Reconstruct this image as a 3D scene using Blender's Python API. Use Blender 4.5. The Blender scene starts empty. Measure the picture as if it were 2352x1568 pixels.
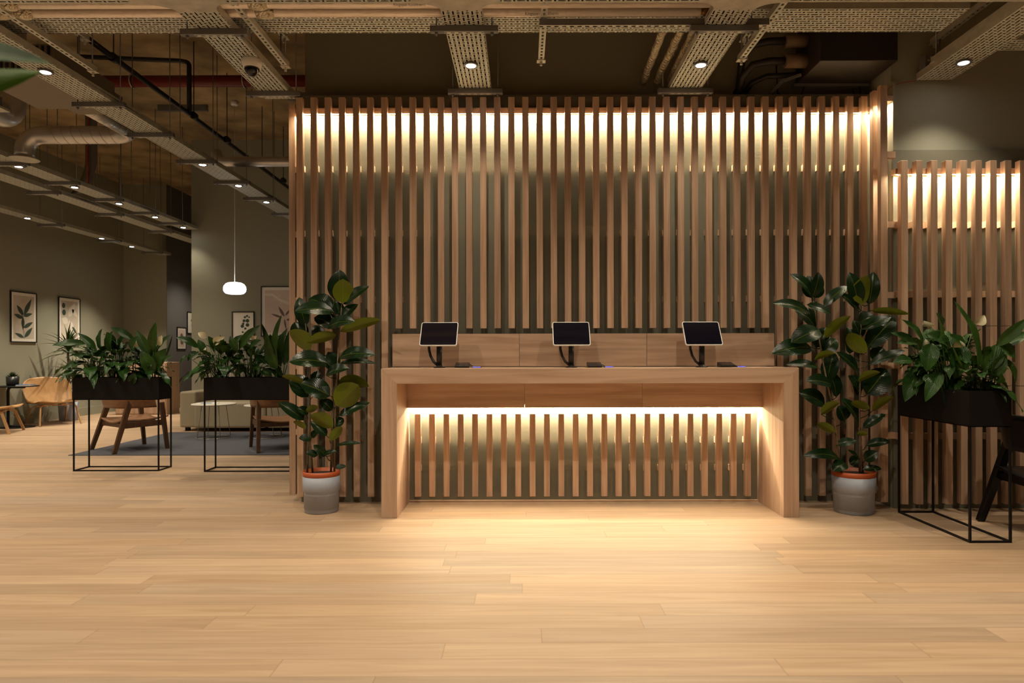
import bpy, math, random
from mathutils import Vector, Matrix
random.seed(7)
S = bpy.context.scene
COL = S.collection
PI = math.pi

# ---------------------------------------------------------------- camera, world, exposure
H = 1.215; F = 1568.0; VU, VV = 1200.0, 810.0
cam_d = bpy.data.cameras.new('camera'); cam = bpy.data.objects.new('camera', cam_d); COL.objects.link(cam)
cam.location = (0, 0, H); cam.rotation_euler = (math.radians(90), math.radians(0.12), 0)
cam_d.lens = 24.0; cam_d.sensor_width = 36.0
cam_d.shift_x = -24/2352; cam_d.shift_y = 26/2352
cam_d.clip_start = 0.05; cam_d.clip_end = 80
cam_d.dof.use_dof = True; cam_d.dof.focus_distance = 5.6; cam_d.dof.aperture_fstop = 2.8
S.camera = cam
S.cycles.diffuse_bounces = 8
S.view_settings.view_transform = 'Standard'; S.view_settings.look = 'None'
S.view_settings.gamma = 1.0; S.view_settings.use_curve_mapping = False
S.view_settings.exposure = -0.13
w = bpy.data.worlds.new('world'); S.world = w; w.use_nodes = True
bg = w.node_tree.nodes['Background']; bg.inputs[0].default_value = (0.9, 0.75, 0.55, 1); bg.inputs[1].default_value = 0.012
SPOT_W = 80.0
WARM = (1.0, 0.85, 0.63)
LED_C = (1.0, 0.84, 0.56)
LED_S = 60.0             # visible led line
LED_W = 37.0             # led strip power per metre
def P(u, v, Y):          # photo point at depth Y
    return Vector(((u-VU)*Y/F, Y, H-(v-VV)*Y/F))

# ---------------------------------------------------------------- materials
def newmat(n):
    m = bpy.data.materials.new(n); m.use_nodes = True
    nt = m.node_tree; b = nt.nodes['Principled BSDF']; return m, nt, b
def N(nt, t, **k):
    n = nt.nodes.new(t)
    for a, v in k.items(): setattr(n, a, v)
    return n
def plain(n, c, rough=.6, metal=0, bump=0, bscale=40, var=0.0, spec=.5):
    m, nt, b = newmat(n)
    b.inputs['Base Color'].default_value = (*c, 1); b.inputs['Roughness'].default_value = rough
    b.inputs['Metallic'].default_value = metal; b.inputs['Specular IOR Level'].default_value = spec
    if bump or var:
        tc = N(nt, 'ShaderNodeTexCoord'); no = N(nt, 'ShaderNodeTexNoise'); no.inputs['Scale'].default_value = bscale
        no.inputs['Detail'].default_value = 5
        nt.links.new(tc.outputs['Object'], no.inputs['Vector'])
        if bump:
            bp = N(nt, 'ShaderNodeBump'); bp.inputs['Strength'].default_value = bump; bp.inputs['Distance'].default_value = .01
            nt.links.new(no.outputs['Fac'], bp.inputs['Height']); nt.links.new(bp.outputs[0], b.inputs['Normal'])
        if var:
            rp = N(nt, 'ShaderNodeValToRGB'); e = rp.color_ramp.elements
            e[0].position = .3; e[1].position = .7
            e[0].color = (*[x*(1-var) for x in c], 1); e[1].color = (*[min(1, x*(1+var)) for x in c], 1)
            nt.links.new(no.outputs['Fac'], rp.inputs[0]); nt.links.new(rp.outputs[0], b.inputs['Base Color'])
    return m
def emit(n, c, s):
    m, nt, b = newmat(n); b.inputs['Base Color'].default_value = (0, 0, 0, 1)
    b.inputs['Emission Color'].default_value = (*c, 1); b.inputs['Emission Strength'].default_value = s
    return m
def wood(n, c, axis, rough=.45, var=.22, scale=1.0, rnd=.12, spec=.4):
    """straight grain along axis (object space), per-object tint"""
    m, nt, b = newmat(n); L = nt.links.new
    tc = N(nt, 'ShaderNodeTexCoord'); mp = N(nt, 'ShaderNodeMapping')
    sc = [30*scale]*3; sc[axis] = 1.6*scale; mp.inputs['Scale'].default_value = sc
    oi = N(nt, 'ShaderNodeObjectInfo'); ml = N(nt, 'ShaderNodeMath', operation='MULTIPLY'); ml.inputs[1].default_value = 37
    L(oi.outputs['Random'], ml.inputs[0]); cb = N(nt, 'ShaderNodeCombineXYZ')
    for i in range(3): L(ml.outputs[0], cb.inputs[i])
    L(tc.outputs['Object'], mp.inputs['Vector']); L(cb.outputs[0], mp.inputs['Location'])
    n1 = N(nt, 'ShaderNodeTexNoise'); n1.inputs['Scale'].default_value = 1; n1.inputs['Detail'].default_value = 6; n1.inputs['Distortion'].default_value = .6
    L(mp.outputs[0], n1.inputs['Vector'])
    rp = N(nt, 'ShaderNodeValToRGB'); e = rp.color_ramp.elements; e[0].position = .32; e[1].position = .68
    e[0].color = (c[0]*(1-var), c[1]*(1-var*1.25), c[2]*(1-var*1.5), 1); e[1].color = (*[min(1, x*(1+var*.5)) for x in c], 1)
    L(n1.outputs['Fac'], rp.inputs[0])
    hs = N(nt, 'ShaderNodeHueSaturation'); mr = N(nt, 'ShaderNodeMapRange')
    mr.inputs['To Min'].default_value = 1-rnd; mr.inputs['To Max'].default_value = 1+rnd
    L(oi.outputs['Random'], mr.inputs['Value']); L(mr.outputs[0], hs.inputs['Value']); L(rp.outputs[0], hs.inputs['Color'])
    L(hs.outputs[0], b.inputs['Base Color'])
    b.inputs['Roughness'].default_value = rough; b.inputs['Specular IOR Level'].default_value = spec
    bp = N(nt, 'ShaderNodeBump'); bp.inputs['Strength'].default_value = .15; bp.inputs['Distance'].default_value = .002
    L(n1.outputs['Fac'], bp.inputs['Height']); L(bp.outputs[0], b.inputs['Normal'])
    return m
def floor_mat():
    m, nt, b = newmat('oak planks'); L = nt.links.new
    def M(op, a, b_=None):
        x = N(nt, 'ShaderNodeMath', operation=op)
        for i, q in enumerate((a, b_)):
            if q is None: continue
            if isinstance(q, (int, float)): x.inputs[i].default_value = q
            else: L(q, x.inputs[i])
        return x.outputs[0]
    tc = N(nt, 'ShaderNodeTexCoord'); sp = N(nt, 'ShaderNodeSeparateXYZ'); L(tc.outputs['Object'], sp.inputs[0])
    r = M('DIVIDE', M('ADD', sp.outputs['Y'], -3.451+0.148*100), .148); row = M('FLOOR', r)
    wn = N(nt, 'ShaderNodeTexWhiteNoise', noise_dimensions='1D'); L(row, wn.inputs['W'])
    c = M('ADD', M('DIVIDE', M('ADD', sp.outputs['X'], 40), 1.95), M('MULTIPLY', wn.outputs['Value'], 7.3)); colm = M('FLOOR', c)
    cb = N(nt, 'ShaderNodeCombineXYZ'); L(row, cb.inputs[0]); L(colm, cb.inputs[1])
    w2 = N(nt, 'ShaderNodeTexWhiteNoise', noise_dimensions='2D'); L(cb.outputs[0], w2.inputs['Vector'])
    # grain
    mp = N(nt, 'ShaderNodeMapping'); mp.inputs['Scale'].default_value = (1.3, 22, 1)
    sc = N(nt, 'ShaderNodeVectorMath', operation='SCALE'); sc.inputs['Scale'].default_value = 31
    L(w2.outputs['Color'], sc.inputs[0]); L(sc.outputs[0], mp.inputs['Location']); L(tc.outputs['Object'], mp.inputs['Vector'])
    n1 = N(nt, 'ShaderNodeTexNoise'); n1.inputs['Scale'].default_value = 1; n1.inputs['Detail'].default_value = 7; n1.inputs['Distortion'].default_value = 1.0
    L(mp.outputs[0], n1.inputs['Vector'])
    rp = N(nt, 'ShaderNodeValToRGB'); e = rp.color_ramp.elements; e[0].position = .25; e[1].position = .7
    e[0].color = (.365, .25, .16, 1); e[1].color = (.485, .345, .232, 1)
    L(n1.outputs['Fac'], rp.inputs[0])
    hs = N(nt, 'ShaderNodeHueSaturation'); mr = N(nt, 'ShaderNodeMapRange'); mr.inputs['To Min'].default_value = .86; mr.inputs['To Max'].default_value = 1.1
    L(w2.outputs['Value'], mr.inputs['Value']); L(mr.outputs[0], hs.inputs['Value'])
    mh = N(nt, 'ShaderNodeMapRange'); mh.inputs['To Min'].default_value = .9; mh.inputs['To Max'].default_value = 1.1
    L(w2.outputs['Color'], mh.inputs['Value']); L(mh.outputs[0], hs.inputs['Saturation']); L(rp.outputs[0], hs.inputs['Color'])
    # knots
    vo = N(nt, 'ShaderNodeTexNoise'); vo.inputs['Scale'].default_value = 1; vo.inputs['Detail'].default_value = 2
    mk = N(nt, 'ShaderNodeMapping'); mk.inputs['Scale'].default_value = (3.2, 14, 1); L(tc.outputs['Object'], mk.inputs['Vector']); L(mk.outputs[0], vo.inputs['Vector'])
    kr = N(nt, 'ShaderNodeMapRange'); kr.inputs['From Min'].default_value = .74; kr.inputs['From Max'].default_value = .84; kr.inputs['To Max'].default_value = .45
    L(vo.outputs['Fac'], kr.inputs['Value'])
    mx = N(nt, 'ShaderNodeMix', data_type='RGBA'); L(kr.outputs[0], mx.inputs[0]); L(hs.outputs[0], mx.inputs[6]); mx.inputs[7].default_value = (.2, .11, .05, 1)
    # seams
    fy = M('FRACT', r); fx = M('FRACT', c)
    sy = M('LESS_THAN', fy, .02); sx = M('LESS_THAN', fx, .0015); seam = M('MAXIMUM', sy, sx)
    m2 = N(nt, 'ShaderNodeMix', data_type='RGBA'); L(M('MULTIPLY', seam, .55), m2.inputs[0]); L(mx.outputs[2], m2.inputs[6]); m2.inputs[7].default_value = (.16, .09, .04, 1)
    L(m2.outputs[2], b.inputs['Base Color'])
    b.inputs['Roughness'].default_value = .5; b.inputs['Specular IOR Level'].default_value = .3
    bp = N(nt, 'ShaderNodeBump'); bp.inputs['Strength'].default_value = .12; bp.inputs['Distance'].default_value = .002
    L(n1.outputs['Fac'], bp.inputs['Height']); L(bp.outputs[0], b.inputs['Normal'])
    return m
def perforated(n, ax, c=(.56, .58, .53), pu=.082, pv=.030, su=.27, sv=.17, alt=True):
    """galvanised sheet with real slots cut by transparency; ax = long axis"""
    m, nt, b = newmat(n); L = nt.links.new
    def M(op, a, b_=None):
        x = N(nt, 'ShaderNodeMath', operation=op)
        for i, q in enumerate((a, b_)):
            if q is None: continue
            if isinstance(q, (int, float)): x.inputs[i].default_value = q
            else: L(q, x.inputs[i])
        return x.outputs[0]
    tc = N(nt, 'ShaderNodeTexCoord'); sp = N(nt, 'ShaderNodeSeparateXYZ'); L(tc.outputs['Object'], sp.inputs[0])
    U = sp.outputs[ax]; V = sp.outputs[1-ax]
    v = M('DIVIDE', M('ADD', V, 10 if alt else 10+pv/2), pv); row = M('FLOOR', v)
    par = M('FRACT', M('MULTIPLY', row, .5)) if alt else 0.0
    u = M('ADD', M('DIVIDE', M('ADD', U, 30), pu), par)
    du = M('ABSOLUTE', M('SUBTRACT', M('FRACT', u), .5)); dv = M('ABSOLUTE', M('SUBTRACT', M('FRACT', v), .5))
    s = M('MULTIPLY', M('LESS_THAN', du, su), M('LESS_THAN', dv, sv))
    if alt:   # short cross slots between the long ones
        du2 = M('ABSOLUTE', M('SUBTRACT', M('FRACT', M('ADD', u, .5)), .5))
        s2 = M('MULTIPLY', M('LESS_THAN', du2, .075), M('LESS_THAN', dv, .30))
        s = M('MAXIMUM', s, s2)
    tr = N(nt, 'ShaderNodeBsdfTransparent'); mx = N(nt, 'ShaderNodeMixShader')
    L(s, mx.inputs[0]); L(b.outputs[0], mx.inputs[1]); L(tr.outputs[0], mx.inputs[2])
    L(mx.outputs[0], nt.nodes['Material Output'].inputs['Surface'])
    b.inputs['Base Color'].default_value = (*c, 1); b.inputs['Metallic'].default_value = .35; b.inputs['Roughness'].default_value = .5
    return m
def leafmat(n, top, under, rough=.28, vein=0.0, spec=.28):
    m, nt, b = newmat(n); L = nt.links.new
    g = N(nt, 'ShaderNodeNewGeometry'); mx = N(nt, 'ShaderNodeMix', data_type='RGBA')
    tc = N(nt, 'ShaderNodeTexCoord'); no = N(nt, 'ShaderNodeTexNoise'); no.inputs['Scale'].default_value = 9; L(tc.outputs['Object'], no.inputs['Vector'])
    rp = N(nt, 'ShaderNodeValToRGB'); e = rp.color_ramp.elements; e[0].position = .35; e[1].position = .7
    e[0].color = (*[x*.7 for x in top], 1); e[1].color = (*[x*1.35 for x in top], 1); L(no.outputs['Fac'], rp.inputs[0])
    L(g.outputs['Backfacing'], mx.inputs[0]); L(rp.outputs[0], mx.inputs[6]); mx.inputs[7].default_value = (*under, 1)
    # midrib from the uv map
    uv = N(nt, 'ShaderNodeUVMap'); sp = N(nt, 'ShaderNodeSeparateXYZ'); L(uv.outputs[0], sp.inputs[0])
    a = N(nt, 'ShaderNodeMath', operation='SUBTRACT'); L(sp.outputs[0], a.inputs[0]); a.inputs[1].default_value = .5
    a2 = N(nt, 'ShaderNodeMath', operation='ABSOLUTE'); L(a.outputs[0], a2.inputs[0])
    a3 = N(nt, 'ShaderNodeMath', operation='LESS_THAN'); L(a2.outputs[0], a3.inputs[0]); a3.inputs[1].default_value = .02
    a4 = N(nt, 'ShaderNodeMath', operation='MULTIPLY'); L(a3.outputs[0], a4.inputs[0]); a4.inputs[1].default_value = .4
    m2 = N(nt, 'ShaderNodeMix', data_type='RGBA'); L(a4.outputs[0], m2.inputs[0]); L(mx.outputs[2], m2.inputs[6])
    m2.inputs[7].default_value = (under[0]*1.4, under[1]*1.35, under[2]*1.6, 1)
    L(m2.outputs[2], b.inputs['Base Color'])
    # side veins as relief
    wv = N(nt, 'ShaderNodeMath', operation='MULTIPLY_ADD'); L(a2.outputs[0], wv.inputs[0]); wv.inputs[1].default_value = -.9; L(sp.outputs[1], wv.inputs[2])
    w2 = N(nt, 'ShaderNodeMath', operation='MULTIPLY'); L(wv.outputs[0], w2.inputs[0]); w2.inputs[1].default_value = 75
    w3 = N(nt, 'ShaderNodeMath', operation='SINE'); L(w2.outputs[0], w3.inputs[0])
    bp = N(nt, 'ShaderNodeBump'); bp.inputs['Strength'].default_value = .08+vein; bp.inputs['Distance'].default_value = .002
    L(w3.outputs[0], bp.inputs['Height']); L(bp.outputs[0], b.inputs['Normal'])
    b.inputs['Roughness'].default_value = rough; b.inputs['Specular IOR Level'].default_value = spec
    return m

M = {}
M['floor'] = floor_mat()
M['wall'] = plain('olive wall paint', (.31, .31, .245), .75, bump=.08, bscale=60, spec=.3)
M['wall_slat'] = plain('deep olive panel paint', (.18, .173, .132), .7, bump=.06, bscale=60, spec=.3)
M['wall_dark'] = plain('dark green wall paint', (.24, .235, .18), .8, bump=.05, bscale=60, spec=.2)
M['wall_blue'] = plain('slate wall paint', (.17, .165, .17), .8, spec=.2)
M['concrete'] = plain('board marked concrete', (.31, .225, .12), .9, bump=.4, bscale=2.2, var=.5)
M['oakZ'] = wood('oak grain upright', (.50, .345, .245), 2, rnd=.16)
M['oakX'] = wood('oak grain lengthwise', (.49, .345, .25), 0, scale=.7, rnd=.05)
M['oakY'] = wood('oak grain depthwise', (.49, .345, .25), 1, scale=.7, rnd=.05)
M['oakleg'] = wood('oak leg', (.49, .345, .25), 2, scale=.7, rnd=.05)
M['walnut'] = wood('brown stained beech', (.085, .042, .021), 2, var=.3)
M['walnutX'] = wood('brown stained seat ply', (.21, .105, .05), 0, var=.25, scale=.6)
M['ply'] = wood('pale ply', (.52, .31, .14), 2, scale=.5, var=.15)
M['blackwood'] = plain('black stained wood', (.006, .005, .005), .35, spec=.35)
M['black'] = plain('black powder coat', (.005, .0045, .005), .5, spec=.25)
M['blackp'] = plain('black plastic', (.012, .012, .013), .35)
M['screen'] = plain('dark glass screen', (.004, .004, .010), .08)
M['white'] = plain('white plastic', (.75, .74, .72), .4)
M['galv'] = plain('galvanised steel', (.52, .51, .45), .45, metal=.35, var=.15, bscale=12)
M['galvd'] = plain('grey zinc channel', (.20, .20, .21), .5, metal=.5)
M['duct'] = plain('spiral duct steel', (.60, .60, .62), .34, metal=.7, var=.12, bscale=6)
M['perfY'] = perforated('perforated tray along y', 1)
M['perfX'] = perforated('perforated tray along x', 0)
M['strutY'] = perforated('slotted channel y', 1, pu=.05, pv=.05, su=.27, sv=.15, alt=False)
M['strutX'] = perforated('slotted channel x', 0, pu=.05, pv=.05, su=.27, sv=.15, alt=False)
M['foil'] = plain('foil lagging', (.95, .86, .78), .3, metal=.25, bump=.5, bscale=30)
M['foilc'] = plain('crumpled foil lagging', (.75, .68, .52), .27, metal=.8, bump=2.5, bscale=45)
M['brass'] = plain('brass', (.45, .25, .08), .35, metal=.9)
M['yellow'] = plain('yellow handle', (.75, .40, .03), .5)
M['red'] = plain('red sprinkler pipe', (.15, .010, .008), .45)
M['darkpipe'] = plain('black steel pipe', (.010, .009, .009), .5)
M['rubber'] = plain('black pipe lagging', (.018, .015, .013), .55)
M['tan'] = plain('tan insulation', (.17, .115, .07), .8)
M['fcu'] = plain('dark casing', (.02, .014, .010), .6)
M['fcub'] = plain('grey casing', (.22, .19, .16), .6)
M['potgrey'] = plain('grey blue ceramic', (.35, .385, .47), .5, bump=.05, bscale=90)
M['terra'] = plain('terracotta plastic', (.42, .085, .022), .45)
M['soil'] = plain('soil', (.03, .02, .013), .95, bump=1, bscale=60)
M['stem'] = plain('brown stem', (.16, .11, .06), .7, var=.3, bscale=30)
M['gstem'] = plain('green stem', (.05, .10, .02), .5)
M['rubberleaf'] = leafmat('rubber leaf', (.007, .020, .006), (.10, .12, .010), .22, 0, .2)
M['lilyleaf'] = leafmat('lily leaf', (.020, .062, .010), (.05, .11, .018), .30, .25)
M['broadleaf'] = leafmat('broad leaf', (.028, .070, .010), (.05, .11, .015), .38, .2)
M['foreleaf'] = leafmat('near leaf', (.045, .10, .022), (.10, .20, .005), .6, 0, .12)
M['spikeleaf'] = leafmat('spiky leaf', (.022, .055, .014), (.04, .08, .02), .35)
M['spathe'] = plain('cream petal', (.68, .62, .42), .5)
M['sofa'] = plain('beige wool', (.34, .29, .20), .9, bump=.3, bscale=160)
M['rug'] = plain('blue grey rug', (.075, .078, .095), .98, bump=.6, bscale=120, var=.25)
M['frame'] = plain('black frame', (.010, .009, .009), .35)
M['board'] = plain('white mount', (.85, .82, .76), .8)
M['print'] = plain('grey print', (.58, .53, .46), .8, var=.12, bscale=5)
M['printp'] = plain('pink print', (.68, .56, .51), .8, var=.12, bscale=3)
M['inkg'] = plain('green ink', (.045, .075, .055), .8)
M['inkl'] = plain('pale ink', (.78, .73, .65), .8)
M['inkd'] = plain('brown ink', (.18, .13, .12), .8)
M['tabletop'] = plain('white table top', (.62, .58, .50), .5)
M['wire'] = plain('steel wire', (.4, .38, .34), .4, metal=.7)
M['blue'] = plain('blue cover', (.06, .20, .50), .4)
M['paper'] = plain('paper', (.7, .68, .64), .7)
M['led'] = emit('led', LED_C, LED_S)
M['led_desk'] = emit('desk led', LED_C, LED_S)
M['lamp'] = emit('lamp lens', (1, .93, .85), 40)
M['globe'] = emit('opal glass', (1, .95, .88), 7)
M['blueled'] = emit('blue glow', (.16, .16, 1), 1.6)
M['redcable'] = plain('red cable', (.35, .03, .01), .5)

# ---------------------------------------------------------------- mesh builder
ORIG = {}
class MB:
    def __init__(s): s.v = []; s.f = []; s.uv = {}; s.sm = []
    def box(s, a, b):
        x0, y0, z0 = a; x1, y1, z1 = b; n = len(s.v)
        s.v += [(x0,y0,z0),(x1,y0,z0),(x1,y1,z0),(x0,y1,z0),(x0,y0,z1),(x1,y0,z1),(x1,y1,z1),(x0,y1,z1)]
        for q in ((0,3,2,1),(4,5,6,7),(0,1,5,4),(1,2,6,5),(2,3,7,6),(3,0,4,7)):
            s.f.append(tuple(n+i for i in q)); s.sm.append(False)
        return s
    def bar(s, a, b, w, h, w2=None, h2=None, up=(0,0,1)):
        """rectangular bar from a to b, w across, h along 'up'"""
        a = Vector(a); b = Vector(b); d = (b-a).normalized(); up = Vector(up)
        if abs(d.dot(up)) > .95: up = Vector((0,1,0))
        x = d.cross(up).normalized(); y = x.cross(d).normalized(); n = len(s.v)
        w2 = w if w2 is None else w2; h2 = h if h2 is None else h2
        for p, ww, hh in ((a, w, h), (b, w2, h2)):
            for i, j in ((-1,-1),(1,-1),(1,1),(-1,1)): s.v.append(tuple(p+x*i*ww/2+y*j*hh/2))
        for q in ((0,1,2,3),(7,6,5,4),(0,4,5,1),(1,5,6,2),(2,6,7,3),(3,7,4,0)):
            s.f.append(tuple(n+i for i in q)); s.sm.append(False)
        return s
    def tube(s, pts, r, n=10, cap=True, smooth=True):
        pts = [Vector(p) for p in pts]; rs = r if isinstance(r, (list, tuple)) else [r]*len(pts)
        base = len(s.v); up = Vector((0,0,1)); prev = None
        for i, p in enumerate(pts):
            d = (pts[min(i+1, len(pts)-1)]-pts[max(i-1, 0)]).normalized()
            if prev is None:
                x = d.cross(up)
                if x.length < .1: x = d.cross(Vector((0,1,0)))
            else: x = prev - d*prev.dot(d)
            x.normalize(); prev = x.copy(); y = d.cross(x)
            for k in range(n):
                a = 2*PI*k/n; s.v.append(tuple(p+(x*math.cos(a)+y*math.sin(a))*rs[i]))
        for i in range(len(pts)-1):
            for k in range(n):
                a = base+i*n+k; b = base+i*n+(k+1)%n
                s.f.append((a, b, b+n, a+n)); s.sm.append(smooth)
        if cap:
            s.f.append(tuple(base+k for k in range(n))[::-1]); s.sm.append(False)
            s.f.append(tuple(base+(len(pts)-1)*n+k for k in range(n))); s.sm.append(False)
        return s
    def lathe(s, c, prof, n=28, sx=1, sy=1):
        base = len(s.v)
        for r, z in prof:
            for k in range(n):
                a = 2*PI*k/n; s.v.append((c[0]+r*sx*math.cos(a), c[1]+r*sy*math.sin(a), c[2]+z))
        for i in range(len(prof)-1):
            for k in range(n):
                a = base+i*n+k; b = base+i*n+(k+1)%n
                s.f.append((a, b, b+n, a+n)); s.sm.append(True)
        s.f.append(tuple(base+k for k in range(n))[::-1]); s.sm.append(False)
        s.f.append(tuple(base+(len(prof)-1)*n+k for k in range(n))); s.sm.append(False)
        return s
    def poly(s, pts, th=None):
        """flat polygon, optionally extruded by vector th"""
        n = len(s.v); k = len(pts); s.v += [tuple(p) for p in pts]
        s.f.append(tuple(range(n, n+k))); s.sm.append(False)
        if th is not None:
            t = Vector(th); s.v += [tuple(Vector(p)+t) for p in pts]
            s.f.append(tuple(range(n+k, n+2*k))[::-1]); s.sm.append(False)
            for i in range(k):
                j = (i+1) % k; s.f.append((n+j, n+i, n+k+i, n+k+j)); s.sm.append(False)
        return s
    def sheet(s, fn, nu, nv, th):
        """thick curved sheet: fn(u,v)->point, thickness th along the normal"""
        G = [[Vector(fn(i/nu, j/nv)) for j in range(nv+1)] for i in range(nu+1)]
        base = len(s.v); top = []; 
        for i in range(nu+1):
            for j in range(nv+1):
                a = G[min(i+1,nu)][j]-G[max(i-1,0)][j]; b = G[i][min(j+1,nv)]-G[i][max(j-1,0)]
                n = a.cross(b); n = n.normalized() if n.length > 1e-9 else Vector((0,0,1))
                s.v.append(tuple(G[i][j]+n*th/2)); top.append(tuple(G[i][j]-n*th/2))
        o = len(s.v); s.v += top; W = nv+1
        for i in range(nu):
            for j in range(nv):
                q = (base+i*W+j, base+(i+1)*W+j, base+(i+1)*W+j+1, base+i*W+j+1)
                s.f.append(q); s.sm.append(True)
                d = o-base; s.f.append(tuple(x+d for x in q)[::-1]); s.sm.append(True)
        d = o-base
        edge = [(i,0) for i in range(nu)]+[(nu,j) for j in range(nv)]+[(i,nv) for i in range(nu,0,-1)]+[(0,j) for j in range(nv,0,-1)]
        for k in range(len(edge)):
            a = edge[k]; b = edge[(k+1) % len(edge)]
            ia = base+a[0]*W+a[1]; ib = base+b[0]*W+b[1]
            s.f.append((ib, ia, ia+d, ib+d)); s.sm.append(False)
        return s
    def leaf(s, b, t, nrm, wid, droop=.12, fold=.15, kind=0, nl=9, nw=4, wave=0.0, ph=0.0):
        b = Vector(b); t = Vector(t); ax = t-b; L = ax.length; d = ax.normalized()
        nrm = Vector(nrm); x = d.cross(nrm)
        if x.length < .05: x = d.cross(Vector((.3,.2,1)))
        x.normalize(); n = x.cross(d).normalized()
        if n.dot(nrm) < 0: n = -n; 
        x = d.cross(n)
        base = len(s.v); fbase = len(s.f)
        for i in range(nl+1):
            u = i/nl
            if kind == 0: pw = math.sin(PI*min(1, u**.85))**.62 if 0 < u < 1 else 0
            elif kind == 1: pw = (math.sin(PI*u**.62)**1.1) if 0 < u < 1 else 0
            else: pw = (math.sin(PI*u**.8)**.8) if 0 < u < 1 else 0
            hw = wid/2*max(pw, .0)
            c = b+ax*u+n*(math.sin(PI*u)*droop*L)
            for j in range(nw+1):
                q = 2*j/nw-1
                z = abs(q)*hw*fold*2 + wave*wid*.12*math.sin(u*17+ph+(2 if q > 0 else 0))*abs(q)
                s.v.append(tuple(c+x*q*hw+n*z))
        W = nw+1
        for i in range(nl):
            for j in range(nw):
                s.uv[len(s.f)] = [(j/nw, i/nl), ((j+1)/nw, i/nl), ((j+1)/nw, (i+1)/nl), (j/nw, (i+1)/nl)]
                s.f.append((base+i*W+j, base+i*W+j+1, base+(i+1)*W+j+1, base+(i+1)*W+j)); s.sm.append(True)
        # make the upper face look along +nrm
        return s
    def build(s, name, mat, parent=None, off=None, bevel=0, seg=2, sub=0):
        me = bpy.data.meshes.new(name)
        o = ORIG.get(parent, Vector((0,0,0))) if off is None else Vector(off)
        me.from_pydata([tuple(Vector(p)-o) for p in s.v], [], s.f); me.update()
        me.polygons.foreach_set('use_smooth', s.sm)
        if s.uv:
            uvl = me.uv_layers.new(name='UVMap')
            for p in me.polygons:
                q = s.uv.get(p.index)
                if q:
                    for k, li in enumerate(p.loop_indices): uvl.data[li].uv = q[k]
        me.materials.append(M[mat] if isinstance(mat, str) else mat)
        ob = bpy.data.objects.new(name, me); COL.objects.link(ob)
        if parent is not None: ob.parent = parent
        ORIG[ob] = o
        if bevel:
            md = ob.modifiers.new('bevel', 'BEVEL'); md.width = bevel; md.segments = seg; md.limit_method = 'ANGLE'; md.angle_limit = .7
        if sub:
            md = ob.modifiers.new('sub', 'SUBSURF'); md.levels = sub; md.render_levels = sub
        return ob
def tag(o, label, cat, group=None, kind=None):
    o['label'] = label; o['category'] = cat
    if group: o['group'] = group
    if kind: o['kind'] = kind
    return o
def thing(name, label, cat, loc=(0,0,0), rz=0, group=None, local=False):
    """Empty at the thing's base. world-coordinate parts unless local"""
    o = bpy.data.objects.new(name, None); COL.objects.link(o); o.empty_display_size = .1
    o.location = loc; o.rotation_euler = (0, 0, rz); tag(o, label, cat, group)
    ORIG[o] = Vector((0,0,0)) if local else Vector(loc)
    return o
def struct(name, mb, mat, **k):
    o = mb.build(name, mat, **k); o['kind'] = 'structure'; return o
def kids(o): return [c for c in bpy.data.objects if c.parent == o]
def copy_tree(o, parent=None):
    c = o.copy(); COL.objects.link(c); c.parent = parent; ORIG[c] = ORIG.get(o, Vector())
    for ch in kids(o): copy_tree(ch, c)
    return c
def arc(c, a0, a1, r, u, v, n=8):
    c = Vector(c); u = Vector(u); v = Vector(v)
    return [c+u*r*math.cos(a0+(a1-a0)*i/n)+v*r*math.sin(a0+(a1-a0)*i/n) for i in range(n+1)]

# ---------------------------------------------------------------- the room
CZ = 4.87
XL = -8.63
struct('floor', MB().box((-8.8,-6,-.1),(8,21,0)), 'floor')
struct('ceiling', MB().box((-8.8,-6,CZ),(8,21,CZ+.2)), 'concrete')
struct('wall_left', MB().box((XL-.2,-6,0),(XL,14.9,CZ)), 'wall')
struct('baseboard_left', MB().box((XL,-6,0),(XL+.018,14.77,.16)), 'wall')
struct('wall_far_left', MB().box((XL,14.77,0),(-7.70,21,CZ)), 'wall')
struct('wall_lounge', MB().box((-5.67,11.70,0),(-1.81,21,CZ)), 'wall')
struct('baseboard_lounge', MB().box((-5.67,11.682,0),(-1.81,11.70,.16)), 'wall')
struct('wall_corridor', MB().box((-7.70,20.6,0),(-5.67,21,CZ)), 'wall_blue')
struct('wall_corridor_left', MB().box((-7.7,14.775,0),(-7.692,20.6,CZ)), 'wall_blue')
struct('wall_centre', MB().box((-1.81,5.70,0),(2.885,21,CZ)), 'wall_dark')
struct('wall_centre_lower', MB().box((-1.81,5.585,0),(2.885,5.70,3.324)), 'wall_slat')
struct('wall_front_right', MB().box((2.885,5.335,0),(8,5.9,CZ)), 'wall')
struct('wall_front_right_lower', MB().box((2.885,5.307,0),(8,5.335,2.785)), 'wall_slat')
struct('wall_right', MB().box((7.8,-6,0),(8,5.335,CZ)), 'wall')
struct('wall_back', MB().box((-8.8,-6.2,0),(8,-6,CZ)), 'wall')

def strip(a, b, par, mat='led'):
    MB().box((a[0],a[1],a[2]+.001),b).build('channel', 'white', par)
    MB().box((a[0]+.002,a[1]+.002,a[2]),(b[0]-.002,b[1]-.002,a[2]+.0008)).build('light_line', mat, par)
    dx, dy = b[0]-a[0]-.004, b[1]-a[1]-.004
    l = bpy.data.lights.new('strip_light', 'AREA'); l.shape = 'RECTANGLE'; l.size = dx; l.size_y = dy; l.color = LED_C
    l.energy = LED_W*max(dx, dy)*(.72 if mat == 'led_desk' else 1.0)
    o = bpy.data.objects.new('strip_light', l); COL.objects.link(o); o.parent = par
    o.location = Vector(((a[0]+b[0])/2, (a[1]+b[1])/2, a[2]-.0006))-ORIG[par]
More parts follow.
